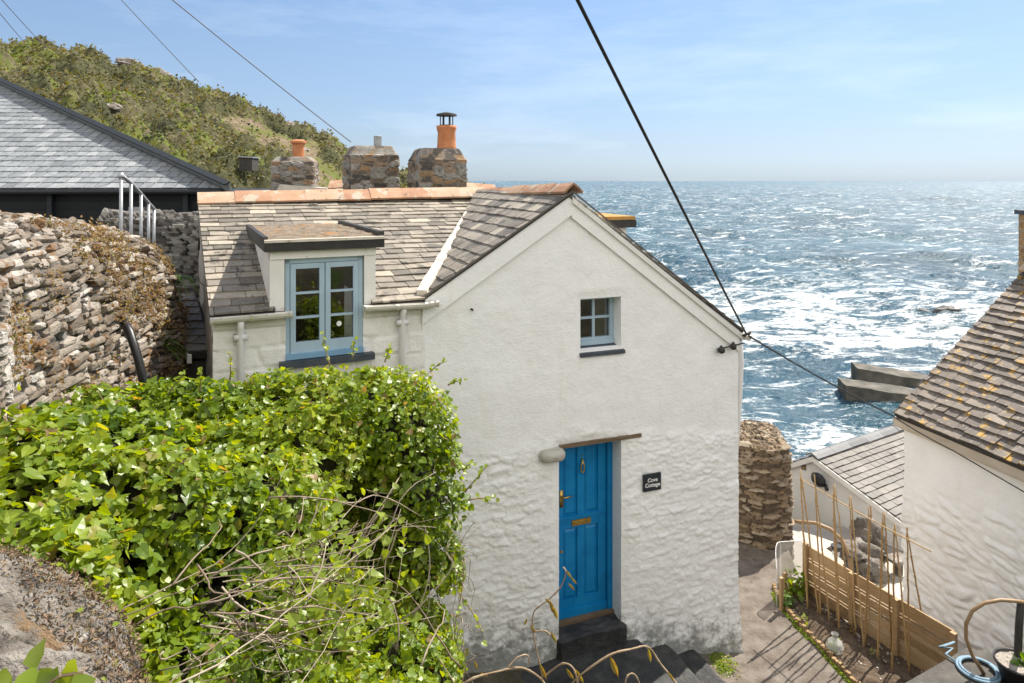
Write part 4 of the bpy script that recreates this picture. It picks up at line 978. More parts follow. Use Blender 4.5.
# steps at the door
stp = thing('stone_steps', 'dark stone steps climbing along the cottage wall to the blue door', 'steps', gv(.7, -.4, .1))
def step_block(s0, s1, t0, t1, z0, z1, seed, sk=0.0):
    nS, nT = 26, 20; pts = MB()
    U_, W_ = np.meshgrid(np.linspace(0, 1, nS), np.linspace(0, 1, nT), indexing='ij')
    rim = np.minimum(np.minimum(U_, 1 - U_) * (s1 - s0), np.minimum(W_, 1 - W_) * (t1 - t0))
    zz = z1 - .022 * np.exp(-(rim / .02) ** 2) + (fbm(U_ * 5, W_ * 5, 4, seed) - .5) * .035
    ss = s0 + (s1 - s0) * U_ + sk * (1 - W_) + (fbm(W_ * 4, U_ * 4, 3, seed + 1) - .5) * .05; tt = t0 + (t1 - t0) * W_ + (fbm(U_ * 4, W_ * 2, 3, seed + 2) - .5) * .04
    top = GF(ss, tt, zz); pts.grid(top, flip=True)
    edge = [(i, 0) for i in range(nS)] + [(nS - 1, j) for j in range(1, nT)] + [(i, nT - 1) for i in range(nS - 2, -1, -1)] + [(0, j) for j in range(nT - 2, 0, -1)] + [(0, 0)]
    E = np.array([top[i, j] for i, j in edge]); rows = []
    for k in range(7):
        q = E.copy(); q[:, 2] = E[:, 2] + (z0 - E[:, 2]) * k / 6; jit = (fbm(np.arange(len(E)) * .4, np.full(len(E), k * 1.3), 3, seed + 4) - .5)[:, None] * .03 * (0 if k == 0 else 1); q[:, :2] += jit; rows.append(q)
    rows[-1][-1] = rows[-1][0]
    pts.grid(np.array(rows)); return pts
for (a, b, c_, d_, z0, z1, sd, sk) in ((-.02, .845, -.075, .2, .4, .785, 1, 0), (-.7, 1.02, -.95, .02, .1, .565, 2, .0), (1.02, 1.42, -1.0, .02, -.1, .41, 3, 0), (1.42, 1.80, -1.0, .0, -.2, .26, 4, 0.)):
    step_block(a, b, c_, d_, z0, z1, sd, sk).build('step', MAT['step'], stp, True)

# ------------------------------------------------------------------ chimneys and roofs of the houses behind
def chimney_stack(parent, c, w, d, z0, z1, seed, rz=0, cap=.12):
    ca, sa = math.cos(rz), math.sin(rz); ol = [(c[0] + ca * x - sa * y, c[1] + sa * x + ca * y) for x, y in ((-w / 2, -d / 2), (w / 2, -d / 2), (w / 2, d / 2), (-w / 2, d / 2))]
    return stone_block('chimney', ol, z0, z1, MAT['chimney_stone'], parent, .26, .11, .028, seed, .03, True, 0, cap, 1)
nb1 = thing('neighbouring_house', 'house behind the cottage showing two broad stone chimneys and orange ridge tiles', 'house', (-2.2, 14.5, 0))
slates([(-6.3, 14.2, 4.3), (2.0, 15.3, 4.3), (1.5, 17.8, 5.72), (-6.7, 16.7, 5.72)], 'roof', MAT['slate_pale'], nb1, .22, .32, .016, 12)
mb = MB(); mb.prism([(-6.2, 14.3, -2), (1.9, 15.35, -2), (1.3, 20.6, -2), (-6.9, 19.5, -2)], UP * 6.2); mb.build('wall', MAT['white_clean'], nb1)
slates([(1.1, 20.3, 4.3), (-7.1, 19.2, 4.3), (-6.7, 16.7, 5.72), (1.5, 17.8, 5.72)], 'rear_roof', MAT['slate_pale'], nb1, .25, .34, .016, 13)
ridge((-4.05, 15.2, 5.82), (-2.85, 15.3, 5.90), 'ridge_tiles', MAT['terracotta'], nb1, 3, .3, .17, seed=9)
ridge((-2.15, 15.3, 5.86), (-.4, 15.5, 5.72), 'ridge_tiles', MAT['terracotta'], nb1, 4, .3, .17, seed=10)
c2 = chimney_stack(nb1, (-3.02, 14.6), 1.0, .8, 4.3, 6.52, 5, .42, .2)
mb = MB(); mb.lathe((-2.86, 14.55, 6.68), [(.085, 0), (.085, .24), (.09, .25), (.07, .26)], 14); mb.build('flue', MAT['steel'], c2)
c3 = chimney_stack(nb1, (-1.58, 14.4), 1.02, .8, 4.3, 6.42, 6, .42, .24)
mb = MB(); mb.lathe((-1.38, 14.4, 6.58), [(.24, 0), (.20, .12), (.185, .42), (.21, .50), (.215, .56), (.16, .57)], 20); pt = mb.build('chimney_pot', MAT['pot'], c3, True)
mb = MB()
for k in range(6): a = k * math.pi / 3; mb.tube([(-1.38 + .13 * math.cos(a), 14.4 + .13 * math.sin(a), 7.12), (-1.38 + .13 * math.cos(a), 14.4 + .13 * math.sin(a), 7.36)], .012, 6)
mb.lathe((-1.38, 14.4, 7.13), [(.15, 0), (.15, .03), (.02, .03)], 16); mb.lathe((-1.38, 14.4, 7.35), [(.22, 0), (.21, .04), (.05, .08)], 18); mb.build('cowl', MAT['iron'], c3)
nb2 = thing('neighbouring_house', 'house farther left behind the ridge with one narrow chimney and squat orange pot', 'house', (-5.2, 16.5, 0))
slates([(-7.8, 15.9, 4.6), (-4.0, 16.2, 4.6), (-4.0, 17.6, 5.72), (-7.8, 17.3, 5.72)], 'roof', MAT['slate_pale'], nb2, .22, .32, .016, 14)
mb = MB(); mb.prism([(-7.7, 16, -2), (-4.05, 16.3, -2), (-4.05, 18.8, -2), (-7.7, 18.6, -2)], UP * 6.5); mb.build('wall', MAT['white_clean'], nb2)
c1 = chimney_stack(nb2, (-5.2, 16.4), .95, .8, 4.5, 6.43, 7, .12, .12)
mb = MB(); mb.lathe((-5.13, 16.4, 6.53), [(.14, 0), (.135, .30), (.15, .32), (.15, .34), (.19, .35), (.19, .40), (.1, .44)], 16); mb.build('chimney_pot', MAT['pot'], c1)
mb = MB(); mb.prism([(-5.55, 15.9, 5.6), (-4.0, 16.0, 5.6), (-4.0, 16.0, 5.78), (-5.4, 15.9, 5.9)], (0, .3, 0)); mb.build('flashing', MAT['valley'], nb2)
mb = MB(); mb.cbox((-3.55, 14.9, 5.75), .14, .14, .5); mb.cbox((-3.55, 14.9, 6.02), .17, .17, .05)
# ------------------------------------------------------------------ slate-hung barn, upper left
barn = thing('barn', 'black boarded barn under a big grey slate roof', 'barn', (-11, 14, 4))
e1_, e0_ = Vector((-5.55, 13.0, 5.84)), Vector((-20, 13.0, 5.84)); h1 = Vector((-13.5, 18.0, 8.5)); h0 = e1_ + (h1 - e1_) * 1.75
slates([e0_, e1_, h0], 'roof', MAT['slate_grey'], barn, .235, .22, .010, 21, .10, .25, .06, gap=.009)
mb = MB(); nn = (e1_ - e0_).cross(h0 - e0_).normalized(); d = (h0 - e1_).normalized()
sd_ = d.cross(nn).normalized(); sd_ = sd_ if sd_.x > 0 else -sd_; ee = e1_ - d * .25; dd_ = (h0 - e1_) * 1.05
mb.box(ee + nn * .16 - sd_ * .05, dd_, sd_ * .13, nn * .03); mb.build('barge_board', MAT['blackboard'], barn); mb = MB(); mb.box(ee + sd_ * .04 - nn * .1, dd_, sd_ * .03, nn * .258); mb.build('upstand', MAT['slate_grey'], barn)
mb = MB(); b1_ = Vector((-8, 22, 4.5)); mb.prism([e1_ + Vector((.0, .1, -.05)), b1_, h0 + Vector((0, .1, -.05))], Vector((0, 0, -.1))); mb.prism([b1_, Vector((-22, 34, 4.5)), h0 + Vector((0, .1, -.05))], Vector((0, 0, -.1))); mb.build('side_roof', MAT['slate_grey'], barn)
mb = MB()
for k in range(9):
    z = 5.76 - k * .175; mb.prism([(-16.5, 13.14, z), (-16.5, 13.18, z - .19), (-16.5, 13.26, z - .19), (-16.5, 13.26, z)], (10.85, 0, 0))
mb.prism([(-16.5, 13.27, 4.0), (-5.66, 13.27, 4.0), (-5.66, 21, 4.0), (-16.5, 21, 4.0)], (0, 0, 1.74)); mb.build('boarded_wall', MAT['blackboard'], barn)
for x in (-8.85, -6.25, -10.9):
    mb = MB(); mb.cbox((x, 13.1, 5.0), .09, .08, 1.6); mb.build('cover_strip', MAT['blackboard'], barn)
mb = MB(); mb.tube([(-16.5, 12.98, 5.75), (-5.5, 12.98, 5.78)], .05, 8); mb.build('gutter', MAT['blackboard'], barn)
mb = MB(); mb.cbox((-7.15, 13.05, 5.45), .3, .1, .07); mb.build('wall_light', MAT['steel'], barn)

# ------------------------------------------------------------------ rubble walls on the left
path_ = [(-2.85, -1.5), (-2.95, 2.6), (-3.12, 3.6), (-3.42, 5.0), (-3.66, 6.3), (-3.74, 7.2), (-3.86, 7.8), (-4.3, 8.25), (-5.1, 8.5)]
def wz(L): return np.interp(L - 4.1, [0, 1, 3.0, 4.2, 4.9, 5.6, 6.4], [.16, .12, -.03, -.16, -.33, -.62, -.9])
prof = [(.30, 2.0), (.22, 3.4), (.12, 4.6), (.02, 5.2), (-.10, 5.52), (-.30, 5.68), (-.62, 5.72), (-.95, 5.6), (-1.05, 5.2), (-1.1, 3.8)]
rw, RWP = sweep_wall('rubble_wall', path_, prof, MAT['rubble_dark'], None, .30, .066, .020, 3, .03, .30, z_shift=wz)
slab_stones('stones', RWP, MAT['rubble'], rw, 2, int(RWP.shape[1] * .80), 3, .12)
tag(rw, 'tall sunlit rubble stone wall rounding over at its top, grown with rusty plants', 'stone wall')
stp2 = stone_block('stone_pier', [(-3.6, 3.5), (-2.66, 3.5), (-3.0, 4.0), (-3.6, 4.1)], 3.6, 5.42, MAT['rubble'], None, .30, .085, .045, 8, .016)
tag(stp2, 'end of a grey stone pier at the left edge in front of the rubble wall', 'stone pier')
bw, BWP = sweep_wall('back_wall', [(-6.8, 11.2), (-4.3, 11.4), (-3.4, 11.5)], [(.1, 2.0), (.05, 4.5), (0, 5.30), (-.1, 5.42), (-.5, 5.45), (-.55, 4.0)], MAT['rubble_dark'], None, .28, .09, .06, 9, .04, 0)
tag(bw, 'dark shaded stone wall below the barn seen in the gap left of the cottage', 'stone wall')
# small rusty plants growing on the sunlit wall
n = 80000; iu = rng.integers(int(RWP.shape[0] * .36), RWP.shape[0] - 2, n); iv = rng.integers(2, int(RWP.shape[1] * .62), n)
msk = fbm(iu / 12, iv / 12, 4, 55) + rng.normal(0, .04, n) > .55
C = RWP[iu[msk], iv[msk]] + rng.normal(0, .03, (msk.sum(), 3)) + np.array([.085, -.02, .02])
mb = MB(); leaf_cloud(mb, C, np.tile([.7, -.3, .5], (len(C), 1)), rng.uniform(.010, .026, len(C)), np.clip(.45 + rng.normal(0, .3, len(C)), 0, 1), LEAF, .7)
tag(mb.build('wall_plants', MAT['valerian']), 'rusty stonecrop and small weeds growing over the rubble wall', 'plants', kind='stuff')
# leaning hose, fern
mb = MB(); mb.tube([P(121, 316, 6.15), P(130, 333, 6.0), P(138, 358, 5.95), P(144, 385, 5.95), P(146, 415, 6.0)], .036, 8); solo(mb, 'hose', MAT['plastic'], P(146, 415, 6.4), 'black hose hanging down the rubble wall', 'hose', smooth=True)
def fern(px, py, Y, n, L, label, sd):
    r_ = np.random.default_rng(sd); base = np.array(P(px, py, Y)); root = thing('fern', label, 'fern', P(px, py, Y))
    for k in range(n):
        mb = MB()
        a = r_.uniform(-2.6, .6); up = r_.uniform(.3, 1.0); l_ = L * r_.uniform(.6, 1)
        for side in (-1, 1):
            m = 11; t = np.linspace(.15, 1, m); d = np.array([math.cos(a), math.sin(a), 0]); s_ = np.array([-math.sin(a), math.cos(a), 0])
            C = base + d * (t * l_)[:, None] + np.array([0, 0, 1]) * ((up * t - .9 * t * t) * l_)[:, None]
            sz = l_ * .26 * (1.1 - t)
            for i in range(m):
                q = C[i]; e = q + (s_ * side + d * .35) * sz[i]; w_ = d * l_ * .03
                mb.poly([q - w_, e - w_ * .3, e + w_ * .3, q + w_], r_.random())
        mb.tube([base] + [base + d * t_ * l_ + np.array([0, 0, 1]) * (up * t_ - .9 * t_ * t_) * l_ for t_ in (.25, .5, .75, 1)], .004, 5); mb.build('frond', MAT['fern'], root)
fern(176, 280, 7.7, 9, .42, 'bright green fern sprouting from the end of the rubble wall', 1)
fern(148, 345, 7.0, 14, .42, 'green fern tuft low in the shady corner of the rubble wall', 2)
# lean-to roof in the gap
lt = thing('lean_to', 'low slated lean-to roof squeezed between the rubble wall and the cottage', 'shed', (-4.0, 8.2, 2.5))
slates([P(188, 352, 7.3), P(212, 352, 7.3), P(205, 300, 8.6), P(176, 322, 8.6)], 'roof', MAT['slate_low'], lt, .16, .24, .014, 31)
mb = MB(); a, b = P(187, 355, 7.27), P(175, 324, 8.55); mb.box(a, b - a, Vector((.05, 0, 0)), Vector((0, 0, -.09))); mb.build('edge_board', MAT['white_trim'], lt)
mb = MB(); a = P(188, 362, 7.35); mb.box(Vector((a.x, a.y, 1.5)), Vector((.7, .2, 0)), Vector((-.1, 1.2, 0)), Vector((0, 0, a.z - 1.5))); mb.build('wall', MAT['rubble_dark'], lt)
# handrail
hr = thing('handrail', 'galvanised steel handrail stepping down beside the black barn', 'railing', P(135, 232, 9.0))
tops = [(121, 175), (131, 183), (141, 194), (148.5, 203), (154, 209)]; Ys = [8.6, 9.0, 9.4, 9.8, 10.1]
for (a, b), Y in zip(tops, Ys):
    mb = MB(); p = P(a, b, Y); mb.tube([p, (p.x, p.y, 4.6)], .021, 8); mb.build('post', MAT['steel'], hr, True)
mb = MB(); mb.tube([P(a, b, Y) for (a, b), Y in zip(tops, Ys)], .024, 8); mb.build('rail', MAT['steel'], hr, True)
mb = MB(); p = P(121, 175, 8.6); mb.lathe(p - Vector((0, 0, .04)), [(.035, 0), (.04, .03), (.03, .06), (.01, .075)], 12); mb.build('cap', MAT['steel'], hr, True)
# hut on the hillside with its stones
hut = thing('hut', 'tiny grey hut with a pale flat roof on the hillside', 'hut', P(249, 172, 60))
p = P(249, 173, 60); mb = MB(); p = p + Vector((0, 0, .5)); mb.cbox(p + Vector((0, 0, .25)), 1.1, 1.5, 1.1); mb.build('wall', MAT['rubble_dark'], hut)
mb = MB(); mb.prism([p + Vector((-.65, -.9, .88)), p + Vector((.65, -.9, .80)), p + Vector((.65, .9, .80)), p + Vector((-.65, .9, .88))], (0, 0, .1)); mb.build('roof', MAT['steel'], hut)
mb = MB(); mb.cbox(p + Vector((-.2, -.76, .2)), .35, .04, .8); mb.build('door', MAT['iron'], hut)
# ------------------------------------------------------------------ right-hand side
# stone pier beside the cottage
pr_ = stone_block('wall_end', [(3.55, 11.35), (4.12, 10.98), (4.50, 11.12), (4.62, 12.1), (3.6, 12.4)], -.25, 1.66, MAT['rubble_brown'], None, .21, .062, .045, 12, .02, False, .06, .05)
tag(pr_, 'brown rubble wall end with a flat stone top right of the cottage', 'stone wall')
# lower house beyond the patio
lh = thing('lower_house', 'low white boarded building with grey ridge tiles and slate roof behind the canes', 'house', (5.8, 12, -.6))
A0 = P(813, 456, 13.0); B0 = P(910, 425, 14.75); rd = (B0 - A0); rd.z = 0; rd.normalize(); gd = Vector((rd.y, -rd.x, 0))
A0 = Vector((A0.x, A0.y, .75)); Lr = 6.0
E0 = A0 + gd * 1.62 - UP * .50; E2 = A0 + gd * 3.0 - UP * .95
W0 = A0 - gd * 1.6 - UP * 1.0
slates([E2, E2 + rd * Lr, A0 + rd * Lr, A0], 'roof', MAT['slate_low'], lh, .135, .20, .013, 41, .06, .6)
slates([W0 + rd * Lr, W0, A0, A0 + rd * Lr], 'roof', MAT['low_slope'], lh, .22, .32, .013, 42, .06, .6)
ridge(A0 - rd * .05 - UP * .0, A0 + rd * Lr, 'ridge_tiles', MAT['low_slope'], lh, 11, .14, .07, seed=3)
mb = MB(); nb_ = 34
LS = .625
for k in range(nb_):
    z0 = -1.1 + k * .062; z1 = z0 + .066
    dl = -2.1; dr = 2.9
    if z0 > A0.z - .05: break
    dl = max(dl, -(A0.z - .06 - z0) / LS); dr = min(dr, (A0.z - .06 - z0) / .31)
    a = A0 + gd * dl; b = A0 + gd * dr; a.z = b.z = z0
    o_ = rd * .05
    dz = z1 - z0
    dl2 = max(-2.1, -(A0.z - .06 - z1) / LS) if z1 < A0.z - .06 else 0; dr2 = min(2.9, (A0.z - .06 - z1) / .31) if z1 < A0.z - .06 else 0
    a2 = A0 + gd * dl2; b2 = A0 + gd * dr2; a2.z = b2.z = z1
    mb.poly([a + o_ - rd * .03, b + o_ - rd * .03, b2 + o_, a2 + o_]); mb.poly([a + o_, b + o_, b + o_ - rd * .03, a + o_ - rd * .03])
mb.build('boarded_gable', MAT['board_white'], lh)
mb = MB(); p0, p1, p2 = A0 - gd * 1.55, A0 + gd * 2.9, A0; mb.prism([Vector((p0.x, p0.y, -.9)) + rd * .07, Vector((p1.x, p1.y, -.9)) + rd * .07, p1 + rd * .07 - UP * .95, p2 + rd * .07 - UP * .05, p0 + rd * .07 - UP * 1.05], rd * (Lr - .2)); mb.build('wall', MAT['white_right'], lh)
mb = MB()
for a, b in ((A0 + UP * .01, E2 + UP * .01), (A0 + UP * .01, W0 + UP * .01)): mb.box(a - rd * .03 - UP * .12, b - a, rd * .03, UP * .10)
mb.build('bargeboard', MAT['white_trim'], lh)
sp = A0 - rd * .0 + gd * .17; c = Vector((sp.x, sp.y, .40)) - rd * .02
lampb = thing('security_lamp', 'round black security lamp on the white boarded gable', 'lamp', c)
ax = Vector((-rd.x, -rd.y, -.35)).normalized(); rot = ax.to_track_quat('Z', 'Y').to_matrix()
mb = MB(); mb.lathe(c, [(.05, 0), (.13, .03), (.15, .07), (.12, .12), (.05, .15)], 18, .5, rot); mb.build('shade', MAT['plastic'], lampb, True)
mb = MB(); mb.tube([c - rd * .02 + gd * .12 - UP * .10, c - rd * .10 + gd * .20 - UP * .12], .035, 10); mb.build('sensor', MAT['plastic'], lampb, True)
vt = thing('wall_vent', 'small square brown vent under the apex of the white gable', 'vent', Vector((A0.x, A0.y, .45)) - gd * .22)
mb = MB(); o = Vector((A0.x, A0.y, .40)) - gd * .27 + rd * .02; mb.box(o, gd * .1, UP * .1, rd * .04); mb.build('frame', MAT['timber'], vt)
mb = MB(); mb.box(o + gd * .02 + UP * .02 - rd * .006, gd * .06, UP * .06, rd * .01); mb.build('grille', MAT['hose'], vt)
tag(PATIO.build('patio', MAT['patio'], None, True), kind='structure')
# hose arch
mb = MB(); cps = [(786, 520, 11.3), (800, 522, 11.2), (815, 523, 11.1), (830, 529, 11.0), (842, 540, 10.9), (849, 556, 10.8), (851, 572, 10.75), (851, 600, 10.7)]
solo(mb, 'hose_hoop', MAT['hose'], P(851, 600, 10.7), 'bent brown hose arching over the fence beside the canes', 'hose') if False else None
mb.tube([P(*c) for c in cps], .032, 8); solo(mb, 'hose', MAT['hose'], P(851, 600, 10.7), 'brown hose arching down behind the fence in front of the white boards', 'hose', smooth=True)
# garden rocks
def rock(px, py, Y, sx, sy, sz, label, seed, mat='rock', name='rock', cat='rock', grp=None, rz=0):
    u, v = np.meshgrid(np.linspace(0, 2 * math.pi, 49), np.linspace(-1, 1, 30), indexing='ij'); r_ = np.sqrt(np.clip(1 - v ** 2, 0, 1))
    D = np.stack([np.cos(u) * r_, np.sin(u) * r_, v], -1)
    k = 1 + (fbm(D[..., 0] * 1.8 + seed * 7 + D[..., 2] * 1.3, D[..., 1] * 1.8 + D[..., 2] * 1.1, 4, seed) - .5) * 1.1
    f1, _, _ = voro(D[..., 0] * 1.6 + D[..., 2] + seed, D[..., 1] * 1.6 - D[..., 2], seed); k += (.5 - f1) * .35
    k[-1] = k[0]
    PT = D * k[..., None] * np.array([sx, sy, sz]); ca, sa = math.cos(rz), math.sin(rz)
    PT = np.stack([PT[..., 0] * ca - PT[..., 1] * sa, PT[..., 0] * sa + PT[..., 1] * ca, PT[..., 2]], -1) + np.array(P(px, py, Y))
    mb = MB(); mb.grid(PT); b = P(px, py, Y); return solo(mb, name, MAT[mat], b - Vector((0, 0, sz)), label, cat, grp, True)
rock(866, 536, 11.3, .20, .16, .26, 'upright pale garden rock, topmost of the pile behind the fence', 2)
rock(857, 553, 11.0, .34, .24, .17, 'broad brown garden rock lying in the middle of the pile behind the fence', 3)
rock(878, 546, 11.2, .13, .13, .26, 'thin pointed garden rock on the seaward side of the pile', 4)
rock(873, 572, 10.8, .22, .18, .22, 'low grey garden rock at the near foot of the pile behind the fence', 5)
sl = thing('solar_light', 'small black and white solar light standing behind the wooden fence', 'garden light', P(836, 560, 10.4))
mb = MB(); p = P(836, 550, 10.4); mb.lathe(p, [(.06, 0), (.075, .05), (.075, .07)], 14); mb.build('cap', MAT['plastic'], sl); mb = MB(); mb.lathe(p - UP * .08, [(.05, 0), (.055, .078)], 14); mb.build('lens', MAT['bag'], sl); mb = MB(); mb.tube([p - UP * .08, p - UP * .6], .012, 6); mb.build('stake', MAT['steel'], sl)
ped = P(898, 557, 10.9); mb = MB(); mb.cbox(ped - UP * .03, .32, .25, .05, .3); mb.cbox(ped - UP * .3, .1, .1, .5, .3); solo(mb, 'garden_stand', MAT['rock'], ped - UP * .55, 'small grey stand with a flat top between the rocks and the white wall', 'stand')

# garden bed: soil, log edging, moss, fence, plastic sheet
fa, fb = Vector((4.20, 9.72, .06)), Vector((5.10, 7.86, .06)); fd = (fb - fa); fL = fd.length; fd.normalize(); fn = Vector((fd.y, -fd.x, 0))   # fn faces the bed
edge = [(3.80, 9.92), (3.76, 9.62), (3.78, 9.2), (3.88, 8.7), (3.98, 8.2), (4.10, 7.5), (4.25, 6.9)]
ea = np.array(edge); es = np.concatenate([[0], np.cumsum(np.hypot(*(ea[1:] - ea[:-1]).T))])
def edge_pt(L): return np.interp(L, es, ea[:, 0]), np.interp(L, es, ea[:, 1])
mb = MB(); n, m = 90, 40; rows = []
for i in range(n):
    L = es[-1] * i / (n - 1); ex, ey = edge_pt(L); k = min(1.25, max(-.0, (9.78 - ey) / 2.06 )); fx, fy = fa.x + fd.x * fL * k + .03, fa.y + fd.y * fL * k
    t = np.linspace(0, 1, m); x = ex + (fx - ex) * t; y = ey + (fy - ey) * t
    rows.append(np.stack([x, y, .10 + (fbm(x * 6, y * 6, 5, 4) - .5) * .12 + .05 * np.sin(t * 3.1)], -1))
mb.grid(np.array(rows), flip=True); mb.smooth = True; tag(mb.build('soil', MAT['soil']), kind='structure')
mb = MB()
n = 500; t = rng.random(n); L = rng.random(n) * es[-1]
for i in range(n):
    ex, ey = edge_pt(L[i]); k = min(1.2, max(0, (9.78 - ey) / 2.06)); fx, fy = fa.x + fd.x * fL * k, fa.y + fd.y * fL * k
    x, y = ex + (fx - ex) * (.06 + .9 * t[i]), ey + (fy - ey) * (.06 + .9 * t[i]); s = abs(rng.normal(.005, .006)) + .004
    mb.cbox((x, y, .125 + s * .3), s * 1.8, s * 1.2, s, rng.random() * 3, rng.random())
tag(mb.build('pebbles', plain('pale_chips', [(.08, .06, .045), (.17, .145, .115), (.32, .29, .25)], 5, .9, 30, .2, use_attr=.9)), 'pale stone chips scattered over the bed of soil', 'pebbles', kind='stuff')
le = thing('log_edging', 'low edging of short upright round logs around the vegetable bed', 'edging', (3.9, 8.6, 0))
L = .0; k = 0
while L < es[-1] - .02:
    r_ = rng.uniform(.024, .032); x, y = edge_pt(L + r_); h = .155 + rng.normal(0, .012)
    mb = MB(); mb.lathe((x, y, .0), [(r_, 0), (r_, h - .006), (r_ * .85, h)], 10, rng.random()); mb.build('log', MAT['log'], le); L += 2 * r_ + .002; k += 1
mb = MB(); n = 2600; L = rng.random(n) * 2.2 + .15; ex, ey = edge_pt(L); off = np.abs(rng.normal(0, .028, n)) * (fbm(L * 5, L * 0, 3, 3) > .42) + .005
C = np.stack([ex - .035 - off, ey, .07 + np.clip(.05 - off, 0, .05)], -1); leaf_cloud(mb, C, np.tile([-.4, 0, .9], (n, 1)), rng.uniform(.010, .022, n), rng.random(n), LEAF, .6)
tag(mb.build('moss', MAT['privet']), 'bright green moss along the foot of the log edging', 'moss', kind='stuff')
fen = thing('fence', 'low wooden slatted garden fence behind the bamboo canes', 'fence', fa)
zb, zt_ = .10, .80
segs = [0, .36, .66, 1.0]
for k in range(3):
    a = fa + fd * fL * segs[k] + fd * .02; L_ = fL * (segs[k + 1] - segs[k]) - .04; mb = MB(); z = zb; pat = [.16, .028, .105, .028, .105, .028, .16]
    for h in pat:
        mb.box(Vector((a.x, a.y, z)), fd * L_, -fn * .018, UP * h, rng.random()); z += h + .014
    mb.build('slat_panel', MAT['fence'], fen)
for k, s in enumerate(segs):
    p = fa + fd * fL * s; mb = MB(); mb.box(Vector((p.x, p.y, 0)) - fd * .03 + fn * .002, fd * .06, fn * .055, UP * (.84 if k in (0,) else .80)); mb.build('post', MAT['fence'], fen)
ps = thing('plastic_sheet', 'clear plastic wind sheet with a rounded corner at the end of the fence', 'sheet', (3.9, 9.7, .05))
q0 = Vector((4.17, 9.80, 0)); q1 = Vector((3.72, 9.74, 0)); q2 = Vector((3.66, 9.42, 0))
mb = MB(); crv = [q0.lerp(q1, t) for t in np.linspace(0, .75, 12)]
for t in np.linspace(0, 1, 12): a = q0.lerp(q1, .75); crv.append((a * (1 - t) ** 2 + q1 * 2 * t * (1 - t) + q2 * t * t))
m = len(crv); ht = [.83 - .0 * i if i < m * .55 else .83 - .30 * ((i / m - .55) / .45) ** 2.2 for i in range(m)]
PT = np.array([[[c.x, c.y, .06 + (h - .06) * j / 6] for j in range(7)] for c, h in zip(crv, ht)]); mb.grid(PT); mb.build('sheet', MAT['sheet'], ps, True)
mb = MB(); mb.tube([(c.x, c.y, h) for c, h in zip(crv, ht)], .006, 6); mb.build('rim', MAT['bag'], ps, True)
for x, y, h in ((3.70, 9.38, .52), (3.86, 9.66, .42)):
    mb = MB(); mb.cbox((x, y, h / 2 + .02), .045, .04, h, .4); mb.build('stake', MAT['fence'], ps)

# bamboo canes, each its own
zoom = lambda zx, zy: (720 + zx / 2.595, 420 + zy / 2.597)
canes = [((208, 130), (228, 495)), ((212, 150), (258, 510)), ((245, 140), (285, 530)), ((248, 185), (262, 515)), ((295, 168), (310, 548)), ((298, 172), (345, 545)), ((292, 190), (306, 520)),
         ((336, 195), (352, 560)), ((340, 200), (375, 598)), ((385, 225), (388, 560)), ((392, 222), (376, 590)), ((424, 240), (408, 628)), ((428, 245), (446, 600)), ((420, 268), (420, 560)), ((452, 270), (447, 660)),
         ((455, 275), (488, 640)), ((486, 278), (492, 662)), ((484, 280), (545, 635))]
n_c = 0
for (tx, ty), (bx, by) in canes:
    b = G(*zoom(bx, by), .10); t = P(*zoom(tx, ty), b.y + rng.uniform(-.05, .12)); r0 = rng.uniform(.0095, .0125)
    mb = MB(); pts = [b.lerp(t, i / 14) + Vector((rng.normal(0, .003), rng.normal(0, .003), 0)) for i in range(15)]; pts[0] = b - UP * .12
    mb.tube(pts, [r0 * (1.15 - .4 * i / 14) for i in range(15)], 7, rng.random())
    for i in range(1, 14, 2):
        d = (t - b).normalized(); mb.tube([pts[i] - d * .006, pts[i] + d * .006], r0 * 1.3, 7, .2)
    solo(mb, 'bamboo_cane', MAT['bamboo'], b, 'thin upright bamboo cane leaning with the others in the vegetable bed', 'cane', 'upright bamboo canes', True)
a, b = P(*zoom(208, 152), 9.5), P(*zoom(548, 342), 7.75)
mb = MB(); mb.tube([a.lerp(b, i / 10) - UP * (.02 * math.sin(i / 10 * 3.1)) for i in range(11)], .0075, 7, .6); solo(mb, 'cross_cane', MAT['bamboo'], a, 'long bamboo cane laid across the tops of the upright canes', 'cane', smooth=True)
# plants in the bed
def leafy(px, py, z, n, spread, h, size, label, mat='privet', tm=LEAF, name='leafy_plant', seed=0, cat='plant', droop=.2):
    r_ = np.random.default_rng(seed); b = np.array(G(px, py, z)); C = b + np.stack([r_.normal(0, spread, n), r_.normal(0, spread, n), np.abs(r_.normal(h * .5, h * .35, n))], -1)
    mb = MB(); leaf_cloud(mb, C, np.tile([0, 0, 1.], (n, 1)), r_.uniform(.6, 1.2, n) * size, np.clip(r_.normal(.5, .25, n), 0, 1), tm, .6, r_, droop)
    root = thing(name, label, cat, b); mb.build('leaves', MAT[mat], root)
    mb = MB()
    for i in range(0, n, max(1, n // 14)): mb.tube([b, b * .5 + C[i] * .5 + [0, 0, .02], C[i]], .005, 5)
    mb.build('stems', MAT['stem_green'], root)
leafy(797, 598, .12, 90, .07, .30, .085, 'bushy green plant beside the clear sheet at the far end of the bed', 'ivy', seed=4)
leafy(788, 606, .12, 50, .05, .16, .07, 'low green plant behind the log edging at the far corner of the bed', 'fern', seed=5)
leafy(801, 622, .12, 16, .05, .05, .05, 'small pale seedling near the log edging', 'privet', seed=6)
leafy(853, 634, .12, 14, .025, .10, .05, 'brown withered seedling at the foot of a cane', 'dryleaf', seed=7)
leafy(876, 655, .12, 10, .03, .05, .045, 'tiny green seedling between the cane feet', 'privet', seed=8)
